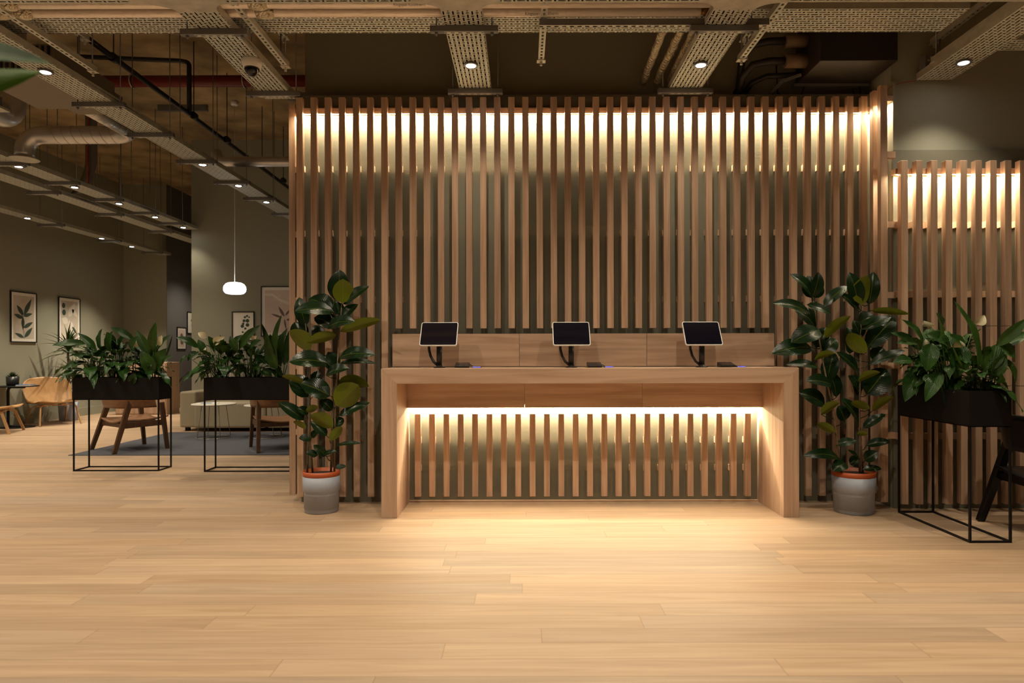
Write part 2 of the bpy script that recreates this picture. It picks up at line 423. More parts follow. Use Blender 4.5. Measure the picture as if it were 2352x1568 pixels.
# ---------------------------------------------------------------- slatted screens
def slat_row(root, xs, wid, yf, yb, ypanel, z0s, z1, blocks, mat='oakZ', cut=False):
    for x, z0 in zip(xs, z0s):
        m = MB()
        if cut and x > 3.43: m.box((x,yf,z0),(x+wid,yb,.952)).box((x,yf,.9555),(x+wid,yb,1.409)).box((x,yf,1.4125),(x+wid,yb,z1))
        else: m.box((x,yf,z0),(x+wid,yb,z1))
        sl = m.build('slat', mat, root, bevel=.002, seg=1)
        for zb in blocks:
            if zb > z0+.03 and zb < z1: MB().box((x+.002,yb+.0005,zb-.024),(x+wid-.002,ypanel-.0005,zb+.024)).build('spacer_block', 'oakZ', sl)
SC = 5.505/F
scr = thing('slatted_screen', 'tall screen of upright oak slats on the green wall behind the desk', 'slatted screen', (.5,5.53,.056))
xs = [(714+32.45*k-VU)*SC for k in range(-1, 40)]; z0s = []
for k in range(-1, 40):
    z0s.append(1.412 if 6 <= k <= 32 else .056)
slat_row(scr, xs, .051, 5.505, 5.55, 5.585, z0s, 3.279, (2.715, 2.192, 1.652, 1.11, .57))
MB().box((-1.80,5.551,3.166),(2.83,5.5845,3.208)).build('top_rail', 'oakX', scr)
# the led line under the rail
led = thing('led_strip', 'long warm LED strip under the top rail of the tall oak screen', 'light strip', (.5,5.567,3.16))
strip((-1.79,5.552,3.1595),(2.80,5.564,3.1655), led)
# left return of the wall end: oak slats facing left
ret = thing('slatted_screen', 'narrow oak slat return at the left end of the centre wall beside the lounge', 'slatted screen', (-1.88,5.65,.06))
for k, y in enumerate((5.60, 5.715, 5.83)):
    sl = MB().box((-1.914,y,.056),(-1.862,y+.05,3.262)).build('slat', 'oakZ', ret, bevel=.002, seg=1)
    for zb in (2.72, 2.19, 1.65, 1.11, .57): MB().box((-1.8615,y+.002,zb-.024),(-1.8105,y+.048,zb+.024)).build('spacer_block', 'oakZ', sl)
MB().box((-1.85,5.60,3.166),(-1.812,5.88,3.208)).build('top_rail', 'oakY', ret)
led = thing('led_strip', 'short LED strip on the slat return beside the lounge opening', 'light strip', (-1.83,5.70,3.16))
strip((-1.846,5.60,3.1595),(-1.836,5.88,3.1655), led)
# right return, slats stepping forward
ret = thing('slatted_screen', 'narrow tall oak slat return stepping forward between the tall and the low screen', 'slatted screen', (2.80,5.35,.056))
for y in (5.27, 5.385):
    sl = MB().box((2.768,y,.056),(2.822,y+.05,3.279)).build('slat', 'oakZ', ret, bevel=.002, seg=1)
    for zb in (2.74, 2.2, 1.655, 1.11, .57): MB().box((2.8225,y+.002,zb-.024),(2.8845,y+.048,zb+.024)).build('spacer_block', 'oakZ', sl)
MB().box((2.83,5.307,3.166),(2.8845,5.55,3.208)).build('top_rail', 'oakY', ret)
struct('wall_return_lower', MB().box((2.8848,5.3075,2.785),(2.905,5.585,3.324)), 'wall')
led = thing('led_strip', 'short LED strip on the forward slat return above the rubber plant', 'light strip', (2.85,5.43,3.16))
strip((2.838,5.33,3.1595),(2.848,5.56,3.1655), led)
# low screen on the right
scr2 = thing('slatted_screen', 'lower screen of oak slats on the right wall behind the black planter', 'slatted screen', (4.2,5.2,.056))
xs2 = [2.883+.1127*k for k in range(0, 24)]
slat_row(scr2, xs2, .051, 5.19, 5.245, 5.307, [.056]*24, 2.671, (2.195, 1.66, 1.11, .565), cut=True)
MB().box((2.87,5.2455,2.585),(5.6,5.3065,2.625)).build('top_rail', 'oakX', scr2)
led = thing('led_strip', 'warm LED strip under the top rail of the lower oak screen', 'light strip', (4.2,5.275,2.58))
strip((2.875,5.248,2.5785),(5.6,5.260,2.5845), led)

# ---------------------------------------------------------------- reception desk
DX0, DX1, DI0, DI1 = -1.040, 2.033, -.925, 1.918
DZ, DT = 1.101, .989
desk = thing('reception_desk', 'long oak reception desk with mitred corners and lit slatted recess', 'desk', (.5,5.3,0))
# counter top with mitred ends (front profile is a trapezium)
def mitre(pts, y0, y1):
    return MB().poly([(x,y0,z) for x, z in pts], (0, y1-y0, 0))
mitre([(DX0,DZ),(DI0,DT),(DI1,DT),(DX1,DZ)][::-1], 5.02, 5.470).build('counter_top', 'oakX', desk, bevel=.0015, seg=1)
mitre([(DX0,DZ),(DX0,0),(DI0,0),(DI0,DT)][::-1], 5.02, 5.470).build('side_panel', 'oakleg', desk, bevel=.0015, seg=1)
mitre([(DX1,DZ),(DX1,0),(DI1,0),(DI1,DT)], 5.02, 5.470).build('side_panel', 'oakleg', desk, bevel=.0015, seg=1)
for x in (DI0-.03, DI1):  # inner linings running back to the wall
    MB().box((x,5.4705,0),(x+.03,5.5845,.989)).build('lining_panel', 'oakleg', desk)
# knee-space fascia in three boards
fx = [DI0, (1205-VU)*5.45/F, (1475-VU)*5.45/F, DI1]
for i in range(3):
    MB().box((fx[i]+.001,5.45,.777),(fx[i+1]-.001,5.469,.883)).box((fx[i]+.001,5.45,.8838),(fx[i+1]-.001,5.469,.988)).build('fascia_panel', 'oakX', desk)
MB().box((DI0+.001,5.4695,.80),(DI1-.001,5.584,.83)).build('shelf_rail', 'oakX', desk)
# lower slats
xs3 = [(952+33.0*k-VU)*SC for k in range(24)]
slat_row(desk, xs3, .0478, 5.505, 5.55, 5.585, [.056]*24, .7235, (.505, .278))
MB().box((DI0,5.555,0),(DI1,5.5845,.014)).build('floor_strip', 'oakX', desk)
# splashback in three boards
sxs = [DX0, (1193-VU)*5.454/F, (1485.5-VU)*5.454/F, DX1-.02]
for i in range(3):
    MB().box((sxs[i]+.0015,5.454,DZ+.006),(sxs[i+1]-.0015,5.478,DZ+.135)).box((sxs[i]+.0015,5.454,DZ+.1358),(sxs[i+1]-.0015,5.478,1.368)).build('splashback_panel', 'oakX', desk)
led = thing('led_strip', 'bright LED strip tucked behind the desk fascia above the short slats', 'light strip', (.5,5.57,.80))
strip((DI0+.02,5.552,.793),(DI1-.02,5.562,.7995), led, 'led_desk')

# flush cable flaps in the top
def flap(x0, x1, lab):
    o = MB().box((x0,5.30,DZ),(x1,5.42,DZ+.002)).build('cable_flap', 'oakY', None, off=((x0+x1)/2,5.36,DZ)); o.location = ((x0+x1)/2,5.36,DZ)
    tag(o, lab, 'cable flap', 'cable flaps in the counter')
# tablets
def tablet(px, lab, yaw):
    x = (px-VU)*5.25/F
    t = thing('tablet_stand', lab, 'tablet', (x,5.25,DZ+.001), 0, None, local=True)
    MB().lathe((0,0,0), [(.046,0),(.046,.006),(.024,.010),(.024,.02)]).build('base', 'blackp', t)
    MB().tube([(0,0,.01),(0,0,.2)], .0215, 16).build('post', 'blackp', t)
    MB().tube([(-.085,.03,.20),(-.082,.025,.14),(-.07,.02,.09),(-.045,.01,.045),(-.015,0,.02)], .0105, 8).build('cable', 'blackp', t)
    ti = math.radians(33); c = Vector((0,-.01,.257)); 
    rx = Vector((math.cos(yaw), math.sin(yaw), 0)); ry = Vector((-math.sin(yaw)*math.sin(ti), math.cos(yaw)*math.sin(ti), math.cos(ti))); nn = rx.cross(ry)  # towards camera & up
    if nn.y > 0: nn = -nn
    def rr(w, h, r, d0, d1):
        pts = []
        for cx, cy, a0 in ((w/2-r,h/2-r,0),(-w/2+r,h/2-r,PI/2),(-w/2+r,-h/2+r,PI),(w/2-r,-h/2+r,1.5*PI)):
            for i in range(6):
                a = a0+PI/2*i/5; pts.append(c+rx*(cx+r*math.cos(a))+ry*(cy+r*math.sin(a))+nn*d0)
        return MB().poly(pts, nn*(d1-d0))
    f = rr(.286,.216,.016,-.006,.006).build('case', 'white', t)
    rr(.274,.204,.011,.0058,.0072).build('screen', 'screen', f)
    MB().tube([c-nn*.008, c-nn*.02, Vector((0,.0,.19))], .018, 12).build('bracket', 'blackp', t)
for px, yaw, lab in ((1009, -.03, 'left tablet with white rim on a black post, on the oak counter'),
                (1312, 0.01, 'middle tablet with white rim on a black post, on the oak counter'),
                (1612, .02, 'right tablet with white rim on a black post, nearest the right end of the counter')):
    tablet(px, lab, yaw)
for px, lab in ((1062, 'left'), (1365, 'middle'), (1667, 'right')):
    x = (px-VU)*5.27/F
    t = thing('card_reader', f'black card reader lying beside the {lab} tablet stand', 'card reader', (x,5.27,DZ+.003), 0, local=True)
    m = MB(); m.poly([(-.055,-.06,0),(.055,-.06,0),(.055,.05,0),(-.055,.05,0)][::-1]); m = MB()
    m.poly([(-.055,-.065,0),(-.055,-.065,.016),(-.055,.05,.038),(-.055,.05,0)], (.11,0,0)); m.build('body', 'blackp', t, bevel=.004)
    MB().poly([(-.043,-.055,.0185),(.043,-.055,.0185),(.043,.035,.0362),(-.043,.035,.0362)]).build('display', 'screen', t)
    MB().tube([(.055,.03,.02),(.075,.02,.012),(.09,.0,.004),(.10,-.01,.002)], .003, 6).build('cable', 'blackp', t)
    x2 = (px+33-VU)*5.20/F
    t = thing('scanner_pad', f'small black pad glowing blue beside the {lab} card reader', 'scanner', (x2,5.20,DZ+.003), 0, local=True)
    MB().box((-.035,-.03,0),(.035,.04,.009)).build('body', 'blackp', t, bevel=.003)
    MB().box((-.030,-.0335,.0015),(.030,-.0305,.006)).build('glow_bar', 'blueled', t)
for a, b, lab in (((960-VU)*5.3/F,(990-VU)*5.3/F,'small oak cable flap left of the left tablet'),((1040-VU)*5.3/F,(1150-VU)*5.3/F,'oak cable flap under the left card reader'),
                  ((1340-VU)*5.3/F,(1460-VU)*5.3/F,'oak cable flap under the middle card reader'),((1640-VU)*5.3/F,(1770-VU)*5.3/F,'oak cable flap under the right card reader')):
    flap(a, b, lab)

# ---------------------------------------------------------------- rubber plants
def rubber(name_lab, pot_lab, cx, cy, k, leaves, stems, crop, r=.147):
    pot = MB().lathe((0,0,0), [(r*.86,0),(r*.90,.004),(r*.93,.12),(r*.94,.158),(r*.985,.162),(r*1.0,.275),(r*.96,.275),(r*.94,.26),(r*.93,.03),(0.01,.03)], 40).build('plant_pot', 'potgrey', None)
    pot.location = (cx, cy, 0); tag(pot, pot_lab, 'plant pot')
    t = thing('rubber_plant', name_lab, 'plant', (cx,cy,.03))
    MB().lathe((cx,cy,.031), [(r*.80,0),(r*.86,.22),(r*.865,.238),(r*.99,.245),(r*1.0,.283),(r*.95,.283),(r*.93,.25),(r*.05,.245)], 40).build('nursery_pot', 'terra', t)
    MB().lathe((cx,cy,.275), [(r*.92,0),(r*.9,.012),(r*.3,.02),(.004,.022)], 24).build('soil', 'soil', t)
    sx, sy = crop[0], crop[1]; q = crop[2]
    def W(x, y, d): return P(sx+x/q, sy+y/q, cy+d)
    stem_pts = []
    for st in stems:
        pts = [W(x, y, d) for x, y, d in st]; pts[0].z = .285
        rr = [.0085-.004*i/(len(pts)-1) for i in range(len(pts))]
        MB().tube(pts, rr, 8).build('stem', 'stem', t); stem_pts.append(pts)
    fol = MB(); pet = fol; rnd = random.Random(k)
    for i, lf in enumerate(leaves):
        bx, by, tx, ty, w_, fl = lf[:6]
        d0 = lf[6] if len(lf) > 6 else rnd.uniform(-.06, .05)
        # tip comes forward or back a little; real depth spread
        dt = lf[7] if len(lf) > 7 else d0 + rnd.uniform(-.11, .05)
        b = W(bx, by, d0); tp = W(tx, ty, dt)
        L = (tp-b).length; wid = w_/q*cy/F
        up = Vector((rnd.uniform(-.3,.3), -.9, .75 if not fl else -.55))
        if fl: up = -up if False else Vector((rnd.uniform(-.2,.2), .9, .5))
        fol.leaf(b, tp, up, wid*1.2, droop=rnd.uniform(.06,.12), fold=rnd.uniform(.08,.16), kind=0, nl=10, nw=6)
        # petiole to the closest stem point
        best = None
        for pts in stem_pts:
            for a, c in zip(pts[:-1], pts[1:]):
                for s in range(9):
                    m = a.lerp(c, s/8)
                    if best is None or (m-b).length+(.05 if m.z > b.z else 0) < best[0]: best = ((m-b).length, m)
        pet.tube([best[1]-Vector((0,0,.0)), best[1].lerp(b,.5)+Vector((0,0,-.01)), b], [.0035,.003,.003], 5)
    fol.build('foliage', 'rubberleaf', t)
    return t
LL = [(430,240,420,48,118,0,.03,.02),(435,248,440,103,112,1,-.03,-.06),(440,255,597,148,68,0,0,-.04),(420,320,395,240,60,0,.02,.03),(385,300,148,296,95,0,-.03,-.14),
 (380,290,232,222,105,0,.03,.06),(410,360,530,255,62,0,0,.02),(400,390,265,335,100,0,.02,.0),(345,395,510,358,82,0,-.06,-.13),(420,420,667,350,58,1,0,-.05),
 (215,385,176,212,72,0,.03,.05),(245,525,117,412,105,1,-.02,-.06),(400,440,218,485,60,1,-.02,-.1),(345,605,113,600,112,0,-.03,-.12),(415,572,634,560,82,0,-.02,-.12),
 (415,612,640,612,36,0,.02,.05),(335,680,476,640,68,0,-.05,-.1),(405,725,595,748,80,1,.02,.06),(398,866,532,738,128,1,-.05,-.07),(362,805,184,728,112,0,-.05,-.1),
 (232,812,130,680,110,0,.03,.05),(208,725,70,684,38,1,-.02,-.06),(372,890,300,828,66,0,0,-.03),(205,950,48,842,66,0,-.02,-.06),(230,912,160,880,50,0,-.02,-.06),(215,902,286,866,38,1,-.03,-.08),
 (378,990,240,920,84,1,-.04,-.08),(412,925,600,845,56,0,0,.05),(388,985,442,940,62,0,.02,.05),(215,1000,138,958,36,1,-.02,-.05),(340,1045,244,958,54,0,0,.0),
 (358,1072,430,990,48,1,-.02,-.05),(246,1062,172,1058,46,0,-.02,-.06),(248,1055,292,1008,36,0,0,0),(402,1102,550,1090,24,0,0,-.05),(336,1165,260,1098,44,0,0,-.04),(318,1160,402,1138,30,0,-.03,-.07),
 (284,1160,214,1148,42,0,-.03,-.08),(388,1238,456,1226,30,0,0,.04),(250,440,330,420,90,0,.04,.08),(260,800,290,650,80,0,.05,.08),(330,560,400,660,70,0,.05,.07),(200,470,150,360,90,0,.04,.06),(400,640,350,540,70,0,.06,.07)]
LS = [[(385,1255,0),(390,900,0),(412,500,0),(433,240,0)],[(222,1258,-.02),(236,900,-.02),(240,600,0),(214,370,.02)],[(255,1252,.02),(236,1000,-.01)],[(365,1240,.03),(370,980,.0),(400,700,.01)]]
rubber('tall glossy rubber plant in the pot left of the desk, beside the lounge opening', 'grey ceramic pot left of the desk, holding a rubber plant', (738-VU)*5.26/F, 5.26, 3, LL, LS, (620,600,2.613), .140)
RL = [(275,218,142,80,78,0,0,-.03),(278,215,315,68,66,0,-.03,-.04),(275,225,250,90,90,0,.03,.04),(290,225,326,140,62,0,.02,.04),(265,315,40,255,76,0,-.03,-.15),(245,262,392,322,56,0,-.06,-.1),
 (295,400,168,285,92,0,.03,.05),(345,272,492,153,60,0,0,.02),(320,415,150,490,108,0,-.04,-.12),(270,518,32,556,104,0,-.03,-.14),(312,642,118,622,54,0,0,.04),(348,462,508,332,62,1,-.02,-.05),
 (414,556,288,595,42,1,-.04,-.08),(555,300,443,198,60,0,0,-.02),(570,266,612,88,108,1,-.05,-.08),(552,272,498,68,84,0,-.02,-.03),(615,265,645,66,74,0,.03,.03),(560,375,650,330,82,0,-.04,-.1),
 (632,300,862,322,38,1,-.02,-.06),(572,412,752,338,62,0,-.02,-.05),(605,525,772,345,105,0,.03,.04),(600,552,488,440,78,1,-.04,-.08),(500,560,485,395,80,0,.02,.03),(620,625,835,540,52,0,0,-.05),
 (553,722,686,670,52,1,-.03,-.07),(600,805,720,650,130,0,.03,.05),(548,662,420,548,60,0,0,-.02),(388,742,238,720,80,0,-.03,-.08),(352,865,196,790,104,0,0,.02),(328,922,442,850,62,1,-.03,-.06),
 (636,902,768,818,60,1,-.02,-.05),(622,892,508,850,44,1,-.04,-.09),(552,968,448,828,82,0,0,-.03),(580,1005,716,922,50,0,0,-.02),(412,1032,303,976,46,1,-.02,-.06),(543,1040,612,1042,32,1,-.03,-.06),
 (420,1106,542,1082,50,0,0,-.04),(598,1110,746,1086,50,0,0,-.05),(432,1182,220,1172,62,0,-.02,-.12),(588,1200,672,1148,62,0,-.03,-.07),(548,1182,488,1135,22,0,-.03,-.05),(475,1215,395,1262,70,0,-.03,-.07),
 (578,1252,692,1250,38,0,-.03,-.06),(365,720,402,545,84,0,.04,.06),(420,820,365,650,84,0,.04,.05),(520,690,545,810,70,0,.04,.05),(570,790,490,690,84,0,.05,.05),(470,960,430,870,80,0,.04,.05),
 (500,1220,560,1180,50,0,.03,.05),(340,560,420,470,80,0,.04,.06),(300,520,360,400,80,0,.05,.06),(560,470,520,360,80,0,.05,.05),(640,600,700,520,80,0,.05,.05)]
RS = [[(450,1205,0),(400,900,0),(342,620,0),(312,430,0),(278,215,0)],[(560,1262,0),(560,900,0),(565,560,0),(572,265,0)],[(578,1255,.02),(566,1000,.01)]]
rubber('dense two-stemmed rubber plant in the pot right of the desk', 'grey ceramic pot right of the desk, holding a rubber plant', (1960-VU)*5.2/F, 5.20, 5, RL, RS, (1760,600,2.614), .155)

# ---------------------------------------------------------------- planters and lilies
def planter(lab, x0, y0, w, d, group=None):
    t = thing('planter', lab, 'planter', (x0+w/2,y0+d/2,0), 0, None, local=True)
    hw, hd = w/2, d/2; z0, z1, th = .737, .967, .005
    m = MB()
    m.box((-hw,-hd,z0),(hw,-hd+th,z1)).box((-hw,hd-th,z0),(hw,hd,z1)).box((-hw,-hd+th,z0),(-hw+th,hd-th,z1)).box((hw-th,-hd+th,z0),(hw,hd-th,z1)).box((-hw,-hd,z0),(hw,hd,z0+th))
    m.build('trough', 'black', t)
    MB().box((-hw+th,-hd+th,z0+th),(hw-th,hd-th,z1-.03)).build('soil', 'soil', t)
    b = .0065
    for i in (-1,1):
        for j in (-1,1): MB().box((i*(hw-b)-b, j*(hd-b)-b, 0),(i*(hw-b)+b, j*(hd-b)+b, z0)).build('leg', 'black', t)
    for j in (-1,1): MB().box((-hw+2*b, j*(hd-b)-b, 0),(hw-2*b, j*(hd-b)+b, 2*b)).build('foot_rail', 'black', t)
    for i in (-1,1): MB().box((i*(hw-b)-b, -hd+2*b, 0),(i*(hw-b)+b, hd-2*b, 2*b)).build('foot_rail', 'black', t)
    return t
def lily(lab, x, y, z, seed, n=34, h=.5, spread=.34, nf=2, mat='lilyleaf', ex=1.0, ey=.75, wl=1.0, avoid=None):
    r = random.Random(seed); t = thing('peace_lily', lab, 'plant', (x,y,z))
    f = MB(); st = f
    n = int(n*1.15); nf = 0
    for i in range(n):
        a = r.uniform(0, 2*PI); q = (i+.5)/n
        el = h*(.30+.70*(1-q**1.4))*r.uniform(.85,1.1); rad = spread*(.12+.75*q)*r.uniform(.7,1.15)
        b0 = Vector((x+r.uniform(-.06,.06)*ex, y+r.uniform(-.035,.035), z))
        dv = Vector((math.cos(a)*ex, math.sin(a)*ey, 0))
        b = b0 + dv*rad*.62 + Vector((0,0,el*.66))
        L = r.uniform(.17,.27)*wl
        tp = b + dv.normalized()*L*(.45+.5*q) + Vector((0,0,L*(.62-1.35*q)))
        if avoid: b, tp = avoid(b), avoid(tp)
        mid = b0.lerp(b,.55)+Vector((0,0,.05))
        st.tube([b0, mid, b], [.0035,.003,.0025], 5)
        f.leaf(b, tp, (dv*.35+Vector((0,0,1))), L*r.uniform(.40,.54), droop=r.uniform(.08,.2), fold=r.uniform(.05,.2), kind=1, nl=9, nw=4, wave=.6, ph=r.uniform(0,6))
    f.build('foliage', mat, t)
    for i in range(nf):
        a = r.uniform(PI*.9, PI*2.1); b0 = Vector((x,y,z)); b = b0+Vector((math.cos(a)*spread*.35*ex, math.sin(a)*.08, h*r.uniform(.72,.98)))
        s = MB().tube([b0, b0.lerp(b,.5)+Vector((0,0,.03)), b], .003, 5).build('flower_stalk', 'gstem', t)
        MB().leaf(b, b+Vector((r.uniform(-.05,.05),-.02,.10)), (0,-1,.2), .058, droop=.1, fold=.25, kind=1, nl=7, nw=4).build('petal', 'spathe', s)
    return t
def grow(t, mat, leaves, flowers, yc, root, seed=1):
    r = random.Random(seed); f = MB(); st = f
    for bx, by, tx, ty, w_ in leaves:
        y0 = yc+r.uniform(-.07,.05); b = P(bx,by,y0); tp = P(tx,ty,y0-r.uniform(-.02,.08)); rt = Vector((root[0]+.6*(b.x-root[0]), min(y0, root[1]+.08), root[2]))
        rt.z = root[2]; rt.x = root[0]+max(-.12,min(.12,.5*(b.x-root[0]))); rt.y = root[1]+max(-.06,min(.06,y0-root[1]))
        st.tube([rt, rt.lerp(b,.5)+Vector((0,0,.04)), b], [.004,.0035,.003], 5)
        f.leaf(b, tp, (r.uniform(-.4,.4), -.8, .7), w_*y0/F*1.1, droop=r.uniform(.04,.12), fold=.2, kind=2, nl=11, nw=6, wave=.25, ph=r.uniform(0,6))
    f.build('large_leaves', mat, t)
    for bx, by, tx, ty, w_ in flowers:
        y0 = yc-.03; b = P(bx,by,y0); s = MB().tube([Vector(root), Vector(root).lerp(b,.5)+Vector((0,0,.03)), b], .003, 5).build('flower_stalk', 'gstem', t)
        pt = MB().leaf(b, P(tx,ty,y0-.02), (.3,-1,.3), 1.5*w_*y0/F, droop=.12, fold=.3, kind=2, nl=8, nw=4); pt.build('petal', 'spathe', s)
def broad(lab, x, y, z, seed, n=9, h=.55, w_=.11, lean=.18):
    r = random.Random(seed); t = thing('cast_iron_plant', lab, 'plant', (x,y,z))
    f = MB(); st = f
    for i in range(n):
        a = 2*PI*i/n+r.uniform(-.3,.3); dv = Vector((math.cos(a), math.sin(a)*.6, 0)); hh = h*r.uniform(.72,1.05)
        b0 = Vector((x,y,z))+dv*.02; b = b0+dv*lean*.25+Vector((0,0,hh*.28)); tp = b0+dv*lean*r.uniform(.5,1.25)+Vector((0,0,hh))
        st.tube([b0, b], [.005,.004], 6)
        f.leaf(b, tp, (dv*-.9+Vector((0,-.6,.5))), w_*r.uniform(.85,1.15), droop=-.06, fold=.22, kind=2, nl=11, nw=4)
    f.build('foliage', 'broadleaf', t)
    return t
ZS = .937
planter('black trough planter on a thin wire frame, leftmost, brown chair behind it', -4.65, 7.056, .89, .262)
planter('black trough planter on a wire frame beside the slat return, partly hidden by it', -3.27, 7.0, .89, .262)
planter('black trough planter on a wire frame standing end-on at the right edge of the room', 2.84, 4.34, .27, .83)
t = lily('leafy peace lily at the left end of the leftmost planter', -4.50, 7.18, ZS, 11, 38, .46, .40, 0)
grow(t, 'lilyleaf', [(199,787,120,791,18),(220,800,180,763,16),(188,857,174,881,18),(200,830,140,850,15),(210,820,165,812,14),(190,845,150,868,14)], [], 7.1, (-4.50,7.15,ZS), 1)
t = lily('peace lily with a cream flower in the middle of the leftmost planter', -4.22, 7.18, ZS, 12, 34, .50, .28, 1)
grow(t, 'lilyleaf', [(235,806,234,753,26),(255,806,259,758,25),(249,816,202,813,14),(275,800,290,765,20),(270,830,245,850,16),(262,790,245,760,18)], [(310,795,312,775,11)], 7.12, (-4.22,7.15,ZS), 2)
t = lily('peace lily with dense low leaves, beside the broad-leaved plant of the leftmost planter', -4.00, 7.20, ZS, 13, 28, .42, .27, 1)
grow(t, 'lilyleaf', [(308,780,254,749,16),(311,857,302,883,20),(330,840,345,858,16),(300,800,318,770,18),(300,830,275,850,16)], [(365,792,372,768,10)], 7.12, (-4.00,7.15,ZS), 3)
t = broad('tall broad-leaved plant at the right end of the leftmost planter', -3.86, 7.18, ZS, 14, 3, .50, .09)
grow(t, 'broadleaf', [(343,812,314,756,20),(352,806,358,737,19),(359,808,393,766,18),(355,857,384,797,31),(351,857,324,803,27),(372,830,400,815,13)], [], 7.12, (-3.86,7.16,ZS), 4)
t = lily('peace lily with two flowers, left end of the planter by the slat return', -3.14, 7.12, ZS, 15, 40, .46, .38, 2)
grow(t, 'lilyleaf', [(455,797,404,773,18),(456,808,431,829,20),(431,816,414,831,12),(483,842,425,868,17),(497,857,502,884,16),(470,810,455,778,16),(500,800,478,770,16),(490,820,470,840,18)],
     [(491,789,516,772,12),(468,792,463,812,11),(474,775,455,762,10)], 7.05, (-3.14,7.1,ZS), 5)
t = lily('peace lily with low glossy leaves mid-way along the planter by the slat return', -2.82, 7.13, ZS, 16, 34, .42, .28, 0)
grow(t, 'lilyleaf', [(559,813,535,837,19),(590,815,610,835,18),(575,800,600,780,20),(600,850,625,862,16),(560,845,540,860,15)], [(580,780,590,770,9)], 7.05, (-2.82,7.1,ZS), 6)
t = broad('large upright leaf plant rising mid-way in the planter by the slat return', -2.92, 7.14, ZS, 17, 2, .50, .09, .22)
grow(t, 'broadleaf', [(549,800,598,745,23),(533,797,557,767,18),(545,805,528,770,16)], [], 7.06, (-2.92,7.12,ZS), 7)
t = broad('dark broad-leaved plant in the planter by the slat return, next to the slats', -2.52, 7.13, ZS, 18, 5, .60)
grow(t, 'broadleaf', [(638,846,648,719,20),(632,830,611,756,17),(644,840,661,751,24),(635,846,608,794,20)], [], 7.06, (-2.52,7.12,ZS), 8)
SY = lambda p: Vector((max(p.x, 2.76+.05*math.sin(p.z*40)), min(p.y, 5.14), p.z))
t = lily('peace lily with white flowers at the far end of the right planter', 2.96, 4.98, ZS, 21, 36, .46, .30, 2, avoid=SY, ex=.9)
grow(t, 'lilyleaf', [(2100,800,2046,765,24),(2110,850,2078,925,36),(2120,790,2070,735,22),(2095,830,2050,835,26),(2130,815,2105,865,32),(2105,790,2060,790,24)], [(2118,752,2122,738,28),(2118,800,2125,780,16)], 4.9, (2.94,4.95,ZS), 9)
t = lily('peace lily with large hanging leaves in the middle of the right planter', 2.95, 4.72, ZS, 22, 34, .44, .30, 1, avoid=SY, wl=1.1)
grow(t, 'lilyleaf', [(2205,790,2192,872,44),(2200,870,2172,938,36),(2160,772,2150,720,42),(2128,768,2186,802,30),(2160,855,2125,925,30),(2185,880,2180,915,30),(2135,800,2180,830,30),(2140,790,2128,855,36),(2215,800,2180,770,26)],
     [(2190,800,2196,780,24),(2240,746,2262,726,16)], 4.6, (2.95,4.66,ZS), 10)
t = lily('peace lily with small leaves at the near end of the right planter', 2.98, 4.52, ZS, 24, 14, .26, .18, 0, avoid=SY)
t = broad('broad-leaved plant with arching leaves at the near end of the right planter', 3.02, 4.50, ZS, 23, 2, .40, .08, .20)
grow(t, 'broadleaf', [(2246,850,2190,692,32),(2258,855,2300,790,38),(2292,792,2330,825,28),(2288,796,2362,732,24),(2300,800,2362,765,26),(2308,825,2332,882,18),(2275,870,2310,815,30),(2290,880,2300,860,18)], [], 4.45, (3.0,4.48,ZS), 11)

# ---------------------------------------------------------------- lounge chairs
def lounge(lab, x, y, rz, wood_='walnut', seatm='walnutX'):
    t = thing('lounge_chair', lab, 'chair', (x,y,0), rz, None, local=True)
    for s in (-1, 1):
        MB().bar((s*.335,-.335,0),(s*.29,-.115,.70),.040,.048,.056,.066, up=(0,1,0)).build('leg', wood_, t, bevel=.006)
        MB().bar((s*.325,.30,0),(s*.30,.235,.60),.038,.044,.052,.058, up=(0,1,0)).build('leg', wood_, t, bevel=.006)
        MB().bar((s*.30,-.22,.335),(s*.30,.27,.345),.030,.07).build('side_rail', wood_, t, bevel=.005)
    MB().bar((-.30,.25,.335),(.30,.25,.335),.030,.055).build('front_rail', wood_, t, bevel=.005)
    MB().bar((-.30,-.21,.335),(.30,-.21,.335),.030,.055).build('back_rail', wood_, t, bevel=.005)
    MB().sheet(lambda u, v: (-.31+.62*u, -.24+.56*v, .405-.045*math.sin(PI*u)+.02*v-.02*math.sin(PI*v)), 14, 8, .014).build('seat', seatm, t)
    def bk(u, v):
        a = PI*(1.0+u)                       # wraps round the back
        cx = .35*math.cos(a); cy = .02+.34*math.sin(a)*1.0
        if True:
            cx = .34*(abs(math.cos(a))**.6)*(1 if math.cos(a) > 0 else -1); cy = .16-.42*(abs(math.sin(a))**.6)
        top = .69+.10*math.sin(PI*u)**1.5; bot = .545
        return (cx*(1+.06*v), cy-.04*v, bot+(top-bot)*v)
    MB().sheet(bk, 36, 6, .018).build('backrest', seatm, t)
    return t
lounge('brown wooden lounge chair with curved seat behind the leftmost planter', -4.965, 8.66, math.atan2(-.61,.79), )
lounge('brown wooden lounge chair behind the planter beside the slat return', -3.08, 8.72, math.atan2(.50,.86))
lounge('black wooden lounge chair at the right edge beside the end-on planter', 3.60, 4.55, -PI/2-.05, 'blackwood', 'blackwood')
